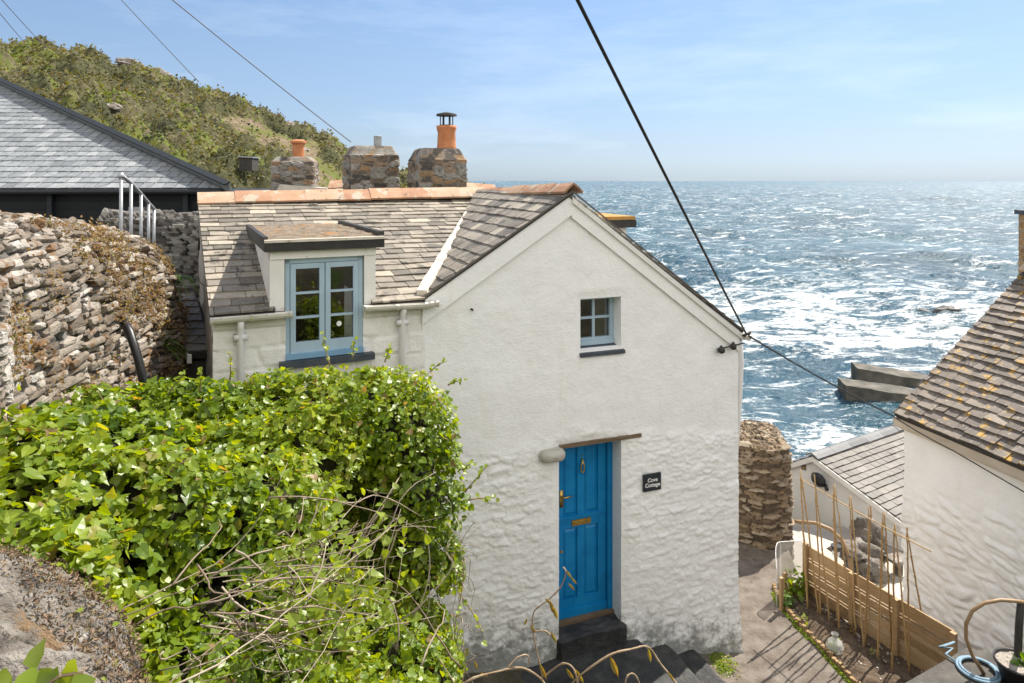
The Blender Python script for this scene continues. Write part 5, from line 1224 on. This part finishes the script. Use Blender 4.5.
# plastic bag with a lettuce
bgp = G(835, 652, .11); bag = thing('plastic_bag', 'knotted clear plastic bag with a pale green plant inside on the soil', 'bag', bgp)
u, v = np.meshgrid(np.linspace(0, 2 * math.pi, 41), np.linspace(0, 1, 24), indexing='ij'); prof_r = np.interp(v, [0, .08, .3, .55, .75, .85, .92, 1], [.01, .085, .105, .085, .04, .018, .035, .045]); rr2 = prof_r * (1 + .22 * (fbm(np.cos(u) * 2 + 5, np.sin(u) * 2 + v * 3, 3, 3) - .5))
rr2[-1] = rr2[0]
PT = np.stack([np.cos(u) * rr2, np.sin(u) * rr2, v * .23], -1) + np.array(bgp); mb = MB(); mb.grid(PT); mb.build('film', MAT['sheet'], bag, True)
mb = MB(); C = np.array(bgp) + np.stack([rng.normal(0, .03, 22), rng.normal(0, .03, 22), rng.uniform(.02, .11, 22)], -1); leaf_cloud(mb, C, np.tile([0, 0, 1.], (22, 1)), .05, rng.random(22), LEAF, .8); mb.build('leaves', MAT['privet'], bag)
leafy(718, 664, .16, 1500, .085, .03, .022, 'patch of bright moss and grass at the foot of the cottage corner', 'privet', name='grass_tuft', seed=9, cat='grass')

# slab wall bottom right with pot, rope and hoop
sb = thing('garden_wall', 'low dark stone wall with a flat slab top at the lower right corner', 'wall', (4.8, 6.6, 0))
zs_ = 1.0
corner = G(966, 648, zs_); lft = G(893, 690, zs_); rgt = G(1002, 672, zs_); dl = (lft - corner).normalized(); dr = Vector((.75, -.30, 0)).normalized()
mb = MB(); q = [corner, corner + dl * 2.2, corner + dl * 2.2 + dr * 2.4, corner + dr * 2.4]; mb.prism([Vector((p.x, p.y, .90)) for p in q], (0, 0, .10)); mb.build('slab', MAT['step'] if False else plain('dark_slab', [(.03, .028, .025), (.06, .055, .048), (.10, .09, .078)], 5, .8, 40, .8, patches=[((.26, .23, .19), 22, .66)]), sb)  # slab colour darkened to stand in for the white house's shadow
c_ = (q[0] + q[2]) / 2; q2_ = [c_ + (p - c_) * .95 for p in q]; mb = MB(); mb.prism([Vector((p.x, p.y, -.2)) for p in q2_], (0, 0, 1.099)); mb.build('wall', MAT['rubble_dark'], sb)
rp = G(979, 672, zs_); mb = MB(); tt = np.linspace(0, 2 * math.pi * 2.05, 60); mb.tube([rp + Vector((.20 * math.cos(t) * (1 - .02 * t), .20 * math.sin(t) * (1 - .02 * t), .016 + .010 * t / 6)) for t in tt], .015, 7)
mb.tube([rp + Vector((-.16, .12, .02)), rp + Vector((-.20, .22, .03)), rp + Vector((-.10, .26, .06)), rp + Vector((-.22, .30, .05)), rp + Vector((-.05, .30, .10))], .012, 7)
solo(mb, 'rope', MAT['rope_blue'], rp, 'coil of pale blue rope on the stone slab', 'rope', smooth=True)
pp = G(1018, 684, zs_); pot = thing('plant_pot', 'black plastic plant pot filled with gravel on the slab', 'pot', pp)
mb = MB(); mb.lathe(pp, [(.13, 0), (.19, .19), (.205, .20), (.205, .225), (.19, .225), (.185, .19), (.01, .185)], 28); mb.build('body', MAT['plastic'], pot, True)
mb = MB(); uu, vv_ = np.meshgrid(np.linspace(0, 6.2832, 40), np.linspace(0, 1, 16), indexing='ij'); x, y = np.cos(uu) * vv_ * .186, np.sin(uu) * vv_ * .186; mb.grid(np.stack([pp.x + x, pp.y + y, pp.z + .20 + (fbm(x * 40, y * 40, 3, 2) - .5) * .03], -1)); mb.build('gravel', MAT['gravel'], pot, True)
root = thing('strappy_plant', 'green strappy plant growing out of the black pot', 'plant', pp + Vector((.08, -.03, .19)))
C0 = np.array(pp) + np.array([.09, -.04, .19]); mb = MB(); n = 34; leaf_cloud(mb, C0 + rng.normal(0, .03, (n, 3)) * [1, 1, .6], rng.normal(0, .6, (n, 3)) + [-.3, -.4, .7], rng.uniform(.09, .17, n), rng.random(n), LONG, .3, rng, -.8); mb.build('leaves', MAT['fern'], root)
mb = MB(); cps = [(984, 674, 6.9), (972, 655, 6.9), (966, 638, 6.9), (966, 624, 6.9), (972, 611, 6.9), (984, 603, 6.9), (1000, 600, 6.9), (1015, 601, 6.9), (1035, 604, 6.9)]
mb.tube([P(*c) for c in cps], .018, 8); solo(mb, 'hoop', MAT['hose'], P(984, 674, 6.9), 'bent brown hoop springing from the slab above the blue rope', 'hoop', smooth=True)
mb = MB(); mb.tube([P(1021, 602, 6.92), P(1019, 625, 6.92), P(1018, 650, 6.9), P(1018, 672, 6.85)], .035, 8); solo(mb, 'stake', MAT['iron'], P(1018, 672, 6.85), 'thick dark stake standing in the black pot', 'stake', smooth=True)

# white house on the right
rh = thing('white_house', 'white roughcast house with lichened slate roof at the right edge', 'house', (7.2, 9, 0))
RC = np.array([5.87, 10.2]); ra = np.array([.266, -1.0]); ra /= np.hypot(*ra); rn = np.array([ra[1], -ra[0]])      # rn faces left
rn = np.array([-abs(rn[0]), rn[1]]) if rn[0] > 0 else rn
def RF(s, t, z):
    s, t, z = np.broadcast_arrays(np.asarray(s, float), t, z); return np.stack([RC[0] + ra[0] * s - rn[0] * t, RC[1] + ra[1] * s - rn[1] * t, z], -1)
def rdisp(s, z):
    lv = sstep(1.95, 1.2, z + (fbm(s * 1.3, z, 3, 3) - .5) * .7)
    a = fbm(s * 1.2, z * 1.2, 3, 9); zz = z + .22 * s * 0 + (fbm(s * 1.5, z * 3, 3, 71) - .5) * .3
    f1, f2, rid = voro(s / .42 + zz * .5, zz / .13, 19)
    st = sstep(0, .4, f2 - f1) * (.3 + .9 * rid)
    return lv * (st * .045 + fbm(s * 6, z * 16, 4, 23) * .03) + (a - .5) * .07 + fbm(s * 6, z * 6, 4, 14) * .012
mb = MB(); wall_grid(mb, RF, 0, 4.2, -.6, 2.43, lambda s: s * 0 + 2.43, [], rdisp, .024, .3); mb.build('wall', MAT['white_right'], rh, True)
rv = lambda s, t, z: Vector(RF(s, t, z).tolist())
mb = MB(); mb.prism([rv(.02, .1, -.6), rv(.02, 5.2, -.6), rv(.02, 5.2, 2.36), rv(.02, 2.5, 4.3), rv(.02, .1, 2.36)], Vector((ra[0], ra[1], 0)) * .2); mb.build('gable', MAT['white_right'], rh)
e0, e1 = rv(-.08, -.13, 2.50), rv(4.2, -.16, 2.50); k0, k1 = rv(-.08, 2.40, 4.56), rv(4.2, 2.40, 4.56)
slates([e0, e1, k1, k0], 'roof', MAT['slate_lichen'], rh, .15, .21, .020, 51, .08, 1.9, .4)
slates([rv(4.2, 5.0, 2.50), rv(-.14, 5.0, 2.50), k0, k1], 'roof', MAT['slate_lichen'], rh, .2, .25, .02, 52, .08)
mb = MB(); ridge(k0 + UP * .02, k1 + UP * .02, 'ridge_tiles', MAT['terracotta'], rh, 12, .15, .10, seed=8)
mb = MB(); a, b = rv(-.12, -.10, 2.465), rv(4.2, -.10, 2.465); d = b - a; n_ = Vector((rn[0], rn[1], 0)); mb.box(a - UP * .16, d, -n_ * .12, UP * .13); mb.build('eaves_board', plain('bleached_board', [(.40, .33, .25), (.52, .45, .36)], 3, .8, 30, .5, stretch=(1, 1, 6)), rh)
cc = P(1056, 250, 11.2); ch_ = stone_block('chimney', [(cc.x - .36, cc.y - .3), (cc.x + .4, cc.y - .3), (cc.x + .4, cc.y + .35), (cc.x - .36, cc.y + .35)], 4.0, 5.42, stone_mat('brick_chimney', [(.22, .13, .06), (.32, .19, .08), (.38, .25, .12)], (.3, .27, .22), None, .4), rh, .22, .085, .012, 6, .02, True)
mb = MB(); mb.cbox((cc.x + .02, cc.y, 5.46), .86, .75, .07); mb.build('coping', MAT['rubble_dark'] if False else MAT['slate_sill'], ch_)

# ------------------------------------------------------------------ breakwater and rocks in the sea
def slab_block(x0, y0, Y0, x1, y1, Y1, w, zb, name, label):
    a, b = P(x0, y0, Y0), P(x1, y1, Y1); d = b - a; d.z = 0; nn = Vector((-d.y, d.x, 0)).normalized(); n = 30
    T_, W_ = np.meshgrid(np.linspace(0, 1, n), np.linspace(0, 1, 8), indexing='ij'); mb = MB()
    top = np.array(a)[None, None] + T_[..., None] * np.array(b - a) + W_[..., None] * np.array(nn * w); top[..., 2] += (fbm(T_ * 9, W_ * 3, 3, 4) - .5) * .12
    mb.grid(top, flip=True)
    edge_ = [(i, 0) for i in range(n)] + [(n - 1, j) for j in range(1, 8)] + [(i, 7) for i in range(n - 2, -1, -1)] + [(0, j) for j in range(6, -1, -1)]
    E = np.array([top[i, j] for i, j in edge_]); lo_ = E.copy(); lo_[:, 2] = zb; mid_ = E.copy(); mid_[:, 2] = E[:, 2] * .5 + zb * .5; mb.grid(np.array([E, mid_, lo_]))
    return solo(mb, name, MAT['breakwater'], (a.x, a.y, zb), label, 'breakwater')
slab_block(858, 369, 48.0, 960, 386, 46.5, 2.0, -10, 'breakwater', 'upper dark concrete breakwater block standing in the surf')
slab_block(846, 386, 44.8, 950, 401, 43.6, 2.0, -10, 'breakwater', 'lower dark concrete breakwater block in front of the upper one')
rock(943, 317, 66, 2.6, 2.0, 1.1, 'low black rock awash in the surf offshore', 11, 'sea_rock')
rock(917, 315, 68, 1.4, 1.4, .9, 'small black rock just left of the larger one in the surf', 12, 'sea_rock')
for i_, (px, py, Y, s_) in enumerate(((150, 78, 112, 2.2), (128, 66, 108, 1.6), (165, 92, 112, 1.3), (205, 104, 112, 1.4), (283, 128, 115, 1.8), (300, 152, 100, 1.2), (262, 140, 100, 1.3), (110, 108, 70, .8))):
    rock(px, py, Y, s_ * 1.3, s_, s_ * .6, 'weathered grey rock outcrop among the hillside scrub', 30 + i_, 'rock', 'rock_outcrop', 'rock', 'rock outcrops on the hillside')

# ------------------------------------------------------------------ foreground: hedge, stems, boulder
HEART = ([(0, .06, 0), (-.24, -.06, .05), (-.44, .14, .05), (-.42, .46, .0), (-.2, .76, -.05), (0, 1.0, -.12), (.2, .76, -.05), (.42, .46, 0), (.44, .14, .05), (.24, -.06, .05), (0, .45, -.07)], [(0, 10, 2, 1), (10, 3, 2), (10, 4, 3), (10, 5, 4), (0, 9, 8, 10), (10, 8, 7), (10, 7, 6), (10, 6, 5)])
blobs = []
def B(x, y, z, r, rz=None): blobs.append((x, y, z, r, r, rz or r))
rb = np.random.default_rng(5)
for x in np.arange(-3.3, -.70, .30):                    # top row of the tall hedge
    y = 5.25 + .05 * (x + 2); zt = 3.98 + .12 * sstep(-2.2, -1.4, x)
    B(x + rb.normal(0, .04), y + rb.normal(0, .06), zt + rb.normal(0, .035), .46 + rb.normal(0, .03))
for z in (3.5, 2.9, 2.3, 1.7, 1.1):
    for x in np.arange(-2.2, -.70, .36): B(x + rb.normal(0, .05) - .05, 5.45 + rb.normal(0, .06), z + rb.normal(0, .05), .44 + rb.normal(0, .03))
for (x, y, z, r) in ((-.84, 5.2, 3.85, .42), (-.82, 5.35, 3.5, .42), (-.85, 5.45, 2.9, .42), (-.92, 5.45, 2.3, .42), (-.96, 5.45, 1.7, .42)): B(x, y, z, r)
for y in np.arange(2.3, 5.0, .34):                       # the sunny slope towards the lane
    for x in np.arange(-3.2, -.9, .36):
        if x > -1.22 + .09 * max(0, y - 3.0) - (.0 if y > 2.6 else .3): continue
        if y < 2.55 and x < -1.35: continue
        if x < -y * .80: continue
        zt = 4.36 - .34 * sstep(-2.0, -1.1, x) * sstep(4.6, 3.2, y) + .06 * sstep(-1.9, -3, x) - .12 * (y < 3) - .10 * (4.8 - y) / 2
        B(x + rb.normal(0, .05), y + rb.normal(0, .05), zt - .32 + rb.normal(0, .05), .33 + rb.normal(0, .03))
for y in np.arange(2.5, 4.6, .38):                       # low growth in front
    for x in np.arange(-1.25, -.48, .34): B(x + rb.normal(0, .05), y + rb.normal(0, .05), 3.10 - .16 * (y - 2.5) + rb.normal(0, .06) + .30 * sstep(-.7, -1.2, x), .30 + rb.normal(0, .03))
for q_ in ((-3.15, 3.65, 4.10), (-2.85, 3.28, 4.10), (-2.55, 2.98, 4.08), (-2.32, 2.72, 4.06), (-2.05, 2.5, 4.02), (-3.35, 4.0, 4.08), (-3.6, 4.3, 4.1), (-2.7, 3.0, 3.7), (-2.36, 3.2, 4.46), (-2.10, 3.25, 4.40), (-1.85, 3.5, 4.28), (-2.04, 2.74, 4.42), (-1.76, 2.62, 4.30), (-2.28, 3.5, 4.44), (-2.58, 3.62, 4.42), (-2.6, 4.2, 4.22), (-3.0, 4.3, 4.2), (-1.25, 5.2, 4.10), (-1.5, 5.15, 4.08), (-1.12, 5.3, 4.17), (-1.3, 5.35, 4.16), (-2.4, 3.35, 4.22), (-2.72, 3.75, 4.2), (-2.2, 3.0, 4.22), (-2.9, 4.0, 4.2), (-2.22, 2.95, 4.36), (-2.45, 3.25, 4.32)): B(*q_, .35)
BL = np.array(blobs)
hedge = thing('ivy_hedge', 'big sunlit ivy hedge filling the lower left in front of the cottage', 'hedge', (-1.6, 4, 2))
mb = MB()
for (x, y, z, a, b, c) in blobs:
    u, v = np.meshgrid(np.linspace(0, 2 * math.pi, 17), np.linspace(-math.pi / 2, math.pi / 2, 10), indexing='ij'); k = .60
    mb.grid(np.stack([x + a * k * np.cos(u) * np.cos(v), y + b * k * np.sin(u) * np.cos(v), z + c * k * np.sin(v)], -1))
mb.build('shade_core', MAT['core'], hedge, True)  # dark core seen through leaf gaps in place of deep shade
def hedge_points(n, seed, lo=.84, hi=1.1):
    r_ = np.random.default_rng(seed); out, nn = [], []
    area = BL[:, 3] ** 2; pick = r_.choice(len(BL), n, p=area / area.sum()); d = r_.normal(0, 1, (n, 3)); d /= np.linalg.norm(d, axis=1, keepdims=True)
    k = r_.uniform(lo, hi, n); C = BL[pick, :3] + d * BL[pick, 3:4] * k[:, None]
    inside = np.zeros(n, bool)
    for j in range(len(BL)):
        dd = np.linalg.norm(C - BL[j, :3], axis=1); inside |= (dd < BL[j, 3] * .80) & (pick != j)
    face = (d[:, 2] > -.35) & ((d[:, 1] < .55) | (d[:, 2] > .1))
    m = ~inside & face; return C[m], d[m]
C, D = hedge_points(440000, 3, .66, 1.1)
low = (C[:, 2] > .9)
C, D = C[low], D[low]
sh = C[:, 1] * 0
dens = fbm(C[:, 0] * 3.1 + C[:, 1] * 1.3, C[:, 2] * 3.1 + C[:, 1] * 2, 4, 44)
dens2 = fbm(C[:, 0] * 9 + C[:, 1] * 5, C[:, 2] * 9 + C[:, 1] * 4, 3, 47)
keep = ((dens + rng.normal(0, .05, len(C)) > .27) | (C[:, 2] > 4.1)) & (dens2 + rng.normal(0, .04, len(C)) > .37)
# thinner growth where the dead stems lie
stemzone = (C[:, 0] > -1.25) & (C[:, 1] < 4.5) & (rng.random(len(C)) < .25); keep &= ~stemzone
C, D = C[keep], D[keep]
for px, py, Y, n_, s_ in ((22, 486, 3.25, 420, .15), (50, 478, 3.3, 200, .12), (356, 397, 4.85, 260, .10), (12, 500, 3.1, 160, .10)):   # thick growth in the two hollows
    C = np.vstack([C, np.array(P(px, py, Y)) + rng.normal(0, 1, (n_, 3)) * [s_ * 1.2, s_ * .7, s_ * .7]]); D = np.vstack([D, np.tile([.1, -.6, .7], (n_, 1))])
sz = rng.uniform(.026, .060, len(C)) * np.interp(C[:, 0], [-2.2, -.8], [1.08, .84]) * np.where(rng.random(len(C)) < .10, 1.45, 1)
rn_ = np.clip(.42 + (fbm(C[:, 0] * 2.2, C[:, 1] * 2.2 + C[:, 2], 3, 9) - .5) * .7 + rng.normal(0, .17, len(C)), 0, .88); rn_ = np.where(rng.random(len(C)) < .02, 1.0, rn_)
mb = MB(); Nn = D * .6 + np.array([0.05, -.1, .75]); hm_ = rng.random(len(C)) < .35
leaf_cloud(mb, C[hm_], Nn[hm_], sz[hm_], rn_[hm_], IVY, .62, rng, .25); leaf_cloud(mb, C[~hm_], Nn[~hm_], sz[~hm_] * 1.02, rn_[~hm_], HEART, .62, rng, .25); mb.build('foliage', MAT['ivy'], hedge)
# shoots standing out of the hedge outline
def shoot(mb_s, mb_l, p, d, L, nl, ls, sd, curl=.3):
    r_ = np.random.default_rng(sd); pts = [Vector(p)]; d = Vector(d).normalized()
    for k in range(8): d = (d + Vector(r_.normal(0, .10, 3)) - UP * curl * .05 * k).normalized(); pts.append(pts[-1] + d * L / 8)
    mb_s.tube(pts, [.0045 * (1.2 - k / 9) + .001 for k in range(9)], 5, r_.random())
    if nl:
        C = np.array([list(pts[min(8, 2 + int(i * 7 / nl))]) for i in range(nl)]) + r_.normal(0, .008, (nl, 3)); leaf_cloud(mb_l, C, r_.normal(0, .5, (nl, 3)) + [0, -.2, .7], r_.uniform(.6, 1.1, nl) * ls, np.clip(r_.normal(.6, .2, nl), 0, 1), LEAF, .4, r_)
ml = MB()
for (px, py, Y, dx, dz, L) in ((465, 492, 5.0, .30, .30, .30), (468, 500, 5.05, .9, .25, .24), (462, 560, 5.0, .2, -.9, .5), (462, 470, 5.0, .5, .3, .16), (458, 590, 5.0, .3, -.8, .4), (200, 392, 5.0, .1, .7, .2), (230, 380, 5.1, .1, .9, .22), (330, 365, 5.3, -.4, .8, .26), (352, 360, 5.3, .3, .8, .2), (168, 395, 5.0, .5, .7, .25), (430, 372, 5.2, .4, .5, .16), (60, 408, 4.6, -1, .15, .9), (448, 385, 5.1, .5, .4, .15), (385, 362, 5.3, .1, .6, .14)):
    ms = MB(); shoot(ms, ml, P(px, py, Y), (dx, -.15, dz), L, 9 if L < .6 else 4, .045, px); ms.build('shoot', MAT['stem_green'], hedge, True)
for k in range(70):
    i = rng.integers(0, len(C)); 
    if C[i, 2] > 3.9: ms = MB(); shoot(ms, ml, C[i], (rng.normal(0, .4), rng.normal(-.2, .3), .9), rng.uniform(.08, .2), 6, .04, 900 + k); ms.build('shoot', MAT['stem_green'], hedge, True)
ml.build('shoot_leaves', MAT['privet'], hedge)
# fan of dry stems
ds = thing('dry_stems', 'fan of bare pale climber stems arching out of the hedge', 'stems', P(240, 640, 2.7))
mb = MB(); ml = MB(); r_ = np.random.default_rng(8)
def arc(p0, p1, sag, rad, r, wob=.02, n=14):
    p0, p1 = Vector(p0), Vector(p1); pts = []
    w1 = Vector(r_.normal(0, wob, 3)); w2 = Vector(r_.normal(0, wob * .6, 3))
    for i in range(n + 1):
        t = i / n; pts.append(p0.lerp(p1, t) + UP * (-sag * 4 * t * (1 - t)) + w1 * math.sin(t * 3.14) + w2 * math.sin(t * 6.28 + 1) + Vector(r_.normal(0, .003, 3)))
    mb.tube(pts, [rad * (1.1 - .75 * i / n) for i in range(n + 1)], 6, r); return pts
for k in range(30):
    a = P(r_.uniform(205, 275), r_.uniform(560, 655), r_.uniform(2.6, 2.85)); e = P(r_.uniform(290, 428), r_.uniform(500, 645), r_.uniform(2.9, 3.9))
    if k < 6: e = P(r_.uniform(330, 425), r_.uniform(480, 540), r_.uniform(3.2, 4.1))
    pts = arc(a, e, r_.uniform(.02, .14), r_.uniform(.0018, .0044), r_.random(), .09)
    if k % 2 == 0:
        m = pts[r_.integers(5, 11)]; arc(m, m + Vector((r_.uniform(.05, .3), r_.uniform(-.05, .35), r_.uniform(-.05, .3))), -.01, .0035, r_.random(), .02, 8)
    if 1:
        q = np.array([list(p) for p in pts[4:14]]*2) + r_.normal(0, .03, (20, 3)); leaf_cloud(ml, q, r_.normal(0, .4, (20, 3)) + [0, -.2, .7], r_.uniform(.025, .055, 20), np.clip(r_.normal(.6, .2, 20), 0, 1), LEAF, .5, r_)
for k in range(20):
    c = P(r_.uniform(190, 320), r_.uniform(540, 683), r_.uniform(2.5, 2.8)); d = Vector((r_.normal(.2, .2), r_.normal(.1, .15), r_.normal(0, .10))); arc(c - d, c + d * .8, r_.uniform(-.03, .05), r_.uniform(.002, .004), r_.random(), .05, 10)
for k in range(26):
    c = P(r_.uniform(300, 440), r_.uniform(490, 660), r_.uniform(3.2, 4.4)); d = Vector((r_.normal(.1, .14), r_.normal(.05, .1), r_.normal(.12, .14))); arc(c - d, c + d, r_.uniform(-.03, .05), r_.uniform(.0025, .005), r_.random(), .04, 10)
mb.build('stems', MAT['twig'], ds, True); ml.build('leaves', MAT['privet'], ds)
mb = MB(); ml = MB()
for k in range(24):
    a = P(r_.uniform(448, 466), r_.uniform(500, 640), r_.uniform(4.75, 5.0)); arc(a, a + Vector((r_.uniform(-.02, .16), r_.uniform(-.1, .1), r_.uniform(-.5, .05))), -.02, .003, r_.random(), .04, 9)
mb.build('hanging_stems', MAT['twig'], ds, True)
# runner in the near foreground with curled leaves
run = thing('climber_runner', 'wiry climber runner with curled dry leaves across the bottom in front of the steps', 'climber', P(470, 683, 2.4))
mb = MB(); ml = MB(); r_ = np.random.default_rng(18)
def spline(pts, sub=8):
    pts = [Vector(p) for p in pts]; out = []
    for i in range(len(pts) - 1):
        p0, p1, p2, p3 = pts[max(i - 1, 0)], pts[i], pts[i + 1], pts[min(i + 2, len(pts) - 1)]
        for k in range(sub):
            t = k / sub; out.append(.5 * ((2 * p1) + (p2 - p0) * t + (2 * p0 - 5 * p1 + 4 * p2 - p3) * t * t + (3 * p1 - p0 - 3 * p2 + p3) * t ** 3))
    return out + [pts[-1]]
runs = [([(445, 700), (470, 680), (500, 671), (522, 668), (540, 678), (548, 690)], .0058), ([(555, 700), (566, 690), (582, 674), (610, 655), (632, 649), (648, 647), (660, 663), (675, 682), (682, 695)], .0055), ([(545, 695), (540, 665), (533, 632), (534, 612), (548, 600), (560, 588), (566, 573), (563, 567)], .0038),
        ([(508, 668), (517, 658), (527, 655), (530, 664)], .0045), ([(533, 632), (545, 631), (556, 640)], .004), ([(545, 676), (562, 664), (573, 668), (578, 684)], .005), ([(622, 700), (627, 677), (635, 675), (642, 690)], .0045), ([(462, 683), (467, 664), (474, 658)], .003), ([(440, 660), (450, 676), (458, 690)], .003)]
for pts, rad in runs:
    q = spline([P(x, y, 2.4 + .05 * math.sin(x * .05)) for x, y in pts]); mb.tube(q, [rad * .64 * (.72 + .5 * float(vnoise(i * .45, rad * 900)) + (.35 if i % 9 == 0 else 0)) for i in range(len(q))], 8, r_.random())
mb.build('stem', MAT['stem_green'], run, True)
for (x, y, dx, dy, s) in ((566, 570, .5, .6, .05), (571, 577, .5, .5, .045), (568, 583, .6, .5, .05), (550, 600, .3, 1, .07), (553, 606, .4, 1, .07), (545, 598, .8, .6, .05), (530, 625, .7, .8, .05), (527, 618, -.3, .7, .04), (551, 632, .5, .8, .06), (540, 664, .4, .8, .08), (566, 668, .6, .7, .07), (574, 668, .7, .9, .09), (610, 656, .5, 1.1, .11), (648, 648, .2, 1, .07), (474, 660, .3, .6, .05), (480, 672, .8, .3, .05), (668, 672, .7, .8, .05)):
    s *= .68; b_ = np.array(P(x, y, 2.4)); d = np.array([dx, -.1, -dy]); d /= np.linalg.norm(d); side = np.cross(d, [0, -1, 0]); side /= np.linalg.norm(side)
    for sgn in (-1, 1):
        mb2 = ml; n = 7; V_ = []
        for i in range(n + 1):
            t = i / n; w_ = .17 * math.sin(min(1, t * 1.15) * 3.14) ** .7 * s; c = b_ + d * t * s * 1.0 + np.array([0, 0, -1]) * (t * t * s * .12)
            V_.append((c, c + (side * sgn * .8 + np.array([0, -.75, 0])) * w_))
        for i in range(n): mb2.poly([V_[i][0], V_[i + 1][0], V_[i + 1][1], V_[i][1]] , r_.random())
ml.build('curled_leaves', MAT['dryleaf'], run)
# boulder wall at the lower left corner, sedum on it
bd = thing('boulder', 'big weathered grey boulder at the lower left corner', 'boulder', (-1.7, 1.6, 3.9))
u, v = np.meshgrid(np.linspace(0, 2 * math.pi, 420), np.linspace(-.4, 1, 240), indexing='ij'); r2 = np.sqrt(np.clip(1 - np.abs(v) ** 2.6, 0, 1)); D = np.stack([np.cos(u) * r2, np.sin(u) * r2, v], -1)
px_, py_ = D[..., 0] * 2.2 + D[..., 2] * .8, D[..., 1] * 2.2 + D[..., 2] * .6
k = 1 + (fbm(px_, py_, 5, 3) - .5) * .34; f1, f2, _ = voro(px_ * .9, py_ * 2.4 + px_ * .6, 4); k -= .05 * np.exp(-((f2 - f1) / .05) ** 2); k += (fbm(px_ * 7, py_ * 7, 5, 8, .6) - .5) * .07; k -= .035 * np.exp(-((fbm(px_ * 1.7, py_ * 3.5, 4, 15) - .5) / .025) ** 2)
k[-1] = k[0]
BP = D * k[..., None] * np.array([.86, .80, .66]) + np.array([-1.76, 1.62, 4.27])
mb = MB(); mb.grid(BP); mb.build('stone', MAT['boulder'], bd, True)
n = 70000; iu = rng.integers(0, 420, n); iv = rng.integers(40, 238, n); q = BP[iu, iv]
m = (q[:, 1] > 1.98 + .16 * (fbm(q[:, 0] * 4, q[:, 1] * 4, 3, 7) - .5) * 2 - .25 * (q[:, 0] + 1.7)) & (q[:, 2] > 4.3)
q = q[m] + rng.normal(0, .012, (m.sum(), 3)); mb = MB(); leaf_cloud(mb, q + [0, 0, .006], np.tile([0, -.2, .9], (len(q), 1)), rng.uniform(.008, .020, len(q)), rng.random(len(q)), LONG, .9)
tag(mb.build('stonecrop', MAT['sedum']), 'rusty red stonecrop matted over the top of the boulder', 'stonecrop', kind='stuff')
mb = MB(); n = 60; q = q[rng.integers(0, len(q), n)]; leaf_cloud(mb, q + [0, 0, .015], np.tile([0, -.4, .9], (n, 1)), rng.uniform(.012, .03, n), rng.uniform(.4, 1, n), LEAF, .3); tag(mb.build('seedlings', MAT['privet']), 'little green seedlings dotted through the rusty stonecrop', 'seedlings', kind='stuff')
fl = thing('rose_sprig', 'soft green leafy sprig at the bottom left edge in front of the boulder', 'plant', P(45, 690, 1.2))
mb = MB(); q = np.array([list(P(x, y, 1.2)) for x, y in ((12, 676), (30, 668), (36, 682), (60, 676), (78, 670), (70, 686), (48, 690), (22, 690), (86, 674))]); leaf_cloud(mb, q, np.tile([0, -.7, .7], (len(q), 1)), .045, rng.uniform(.3, .9, len(q)), LEAF, .35); mb.build('leaves', MAT['privet'], fl, True)
mb = MB(); mb.tube([P(30, 720, 1.2), P(40, 690, 1.2), P(60, 676, 1.2), P(84, 672, 1.2)], .003, 5); mb.build('stem', MAT['stem_green'], fl)

# ------------------------------------------------------------------ overhead cables
def cable(pts, rad, label, mat='cable', sag=0, name='cable'):
    mb = MB(); q = []
    for i in range(len(pts) - 1):
        for k in range(16): t = k / 16; q.append(Vector(pts[i]).lerp(Vector(pts[i + 1]), t) - UP * sag * 4 * t * (1 - t))
    q.append(Vector(pts[-1])); mb.tube(q, rad, 8); solo(mb, name, MAT[mat], q[-1], label, 'cable', smooth=True)
cable([P(493, -170, 3.4), gv(2.52, -.12, 4.06)], .013, 'thick black overhead cable coming down to the right eaves of the cottage', sag=.02)
cable([gv(2.56, -.12, 4.04), rv(-.1, -.13, 2.46)], .011, 'black cable sagging from the cottage eaves to the white house', sag=.03)
cable([rv(-.1, -.135, 2.46), rv(1.0, -.20, 2.36), rv(4.2, -.20, 2.0)], .008, 'thin dark cable running along the wall under the right-hand eaves', sag=.02)
cable([P(76, -80, 12), P(351, 142, 18)], .012, 'thin grey wire slanting down to the middle chimney', 'wire', .05)
cable([P(20, -110, 26), P(199, 82, 34)], .018, 'thin grey wire reaching down towards the middle of the hillside', 'wire', .05)
cable([P(-60, -70, 24), P(46, 48, 50)], .02, 'upper of two thin wires crossing the sky corner at the far left', 'wire', .05)
cable([P(-60, -60, 24), P(31, 50, 50)], .02, 'lower of two thin wires crossing the sky corner at the far left', 'wire', .05)
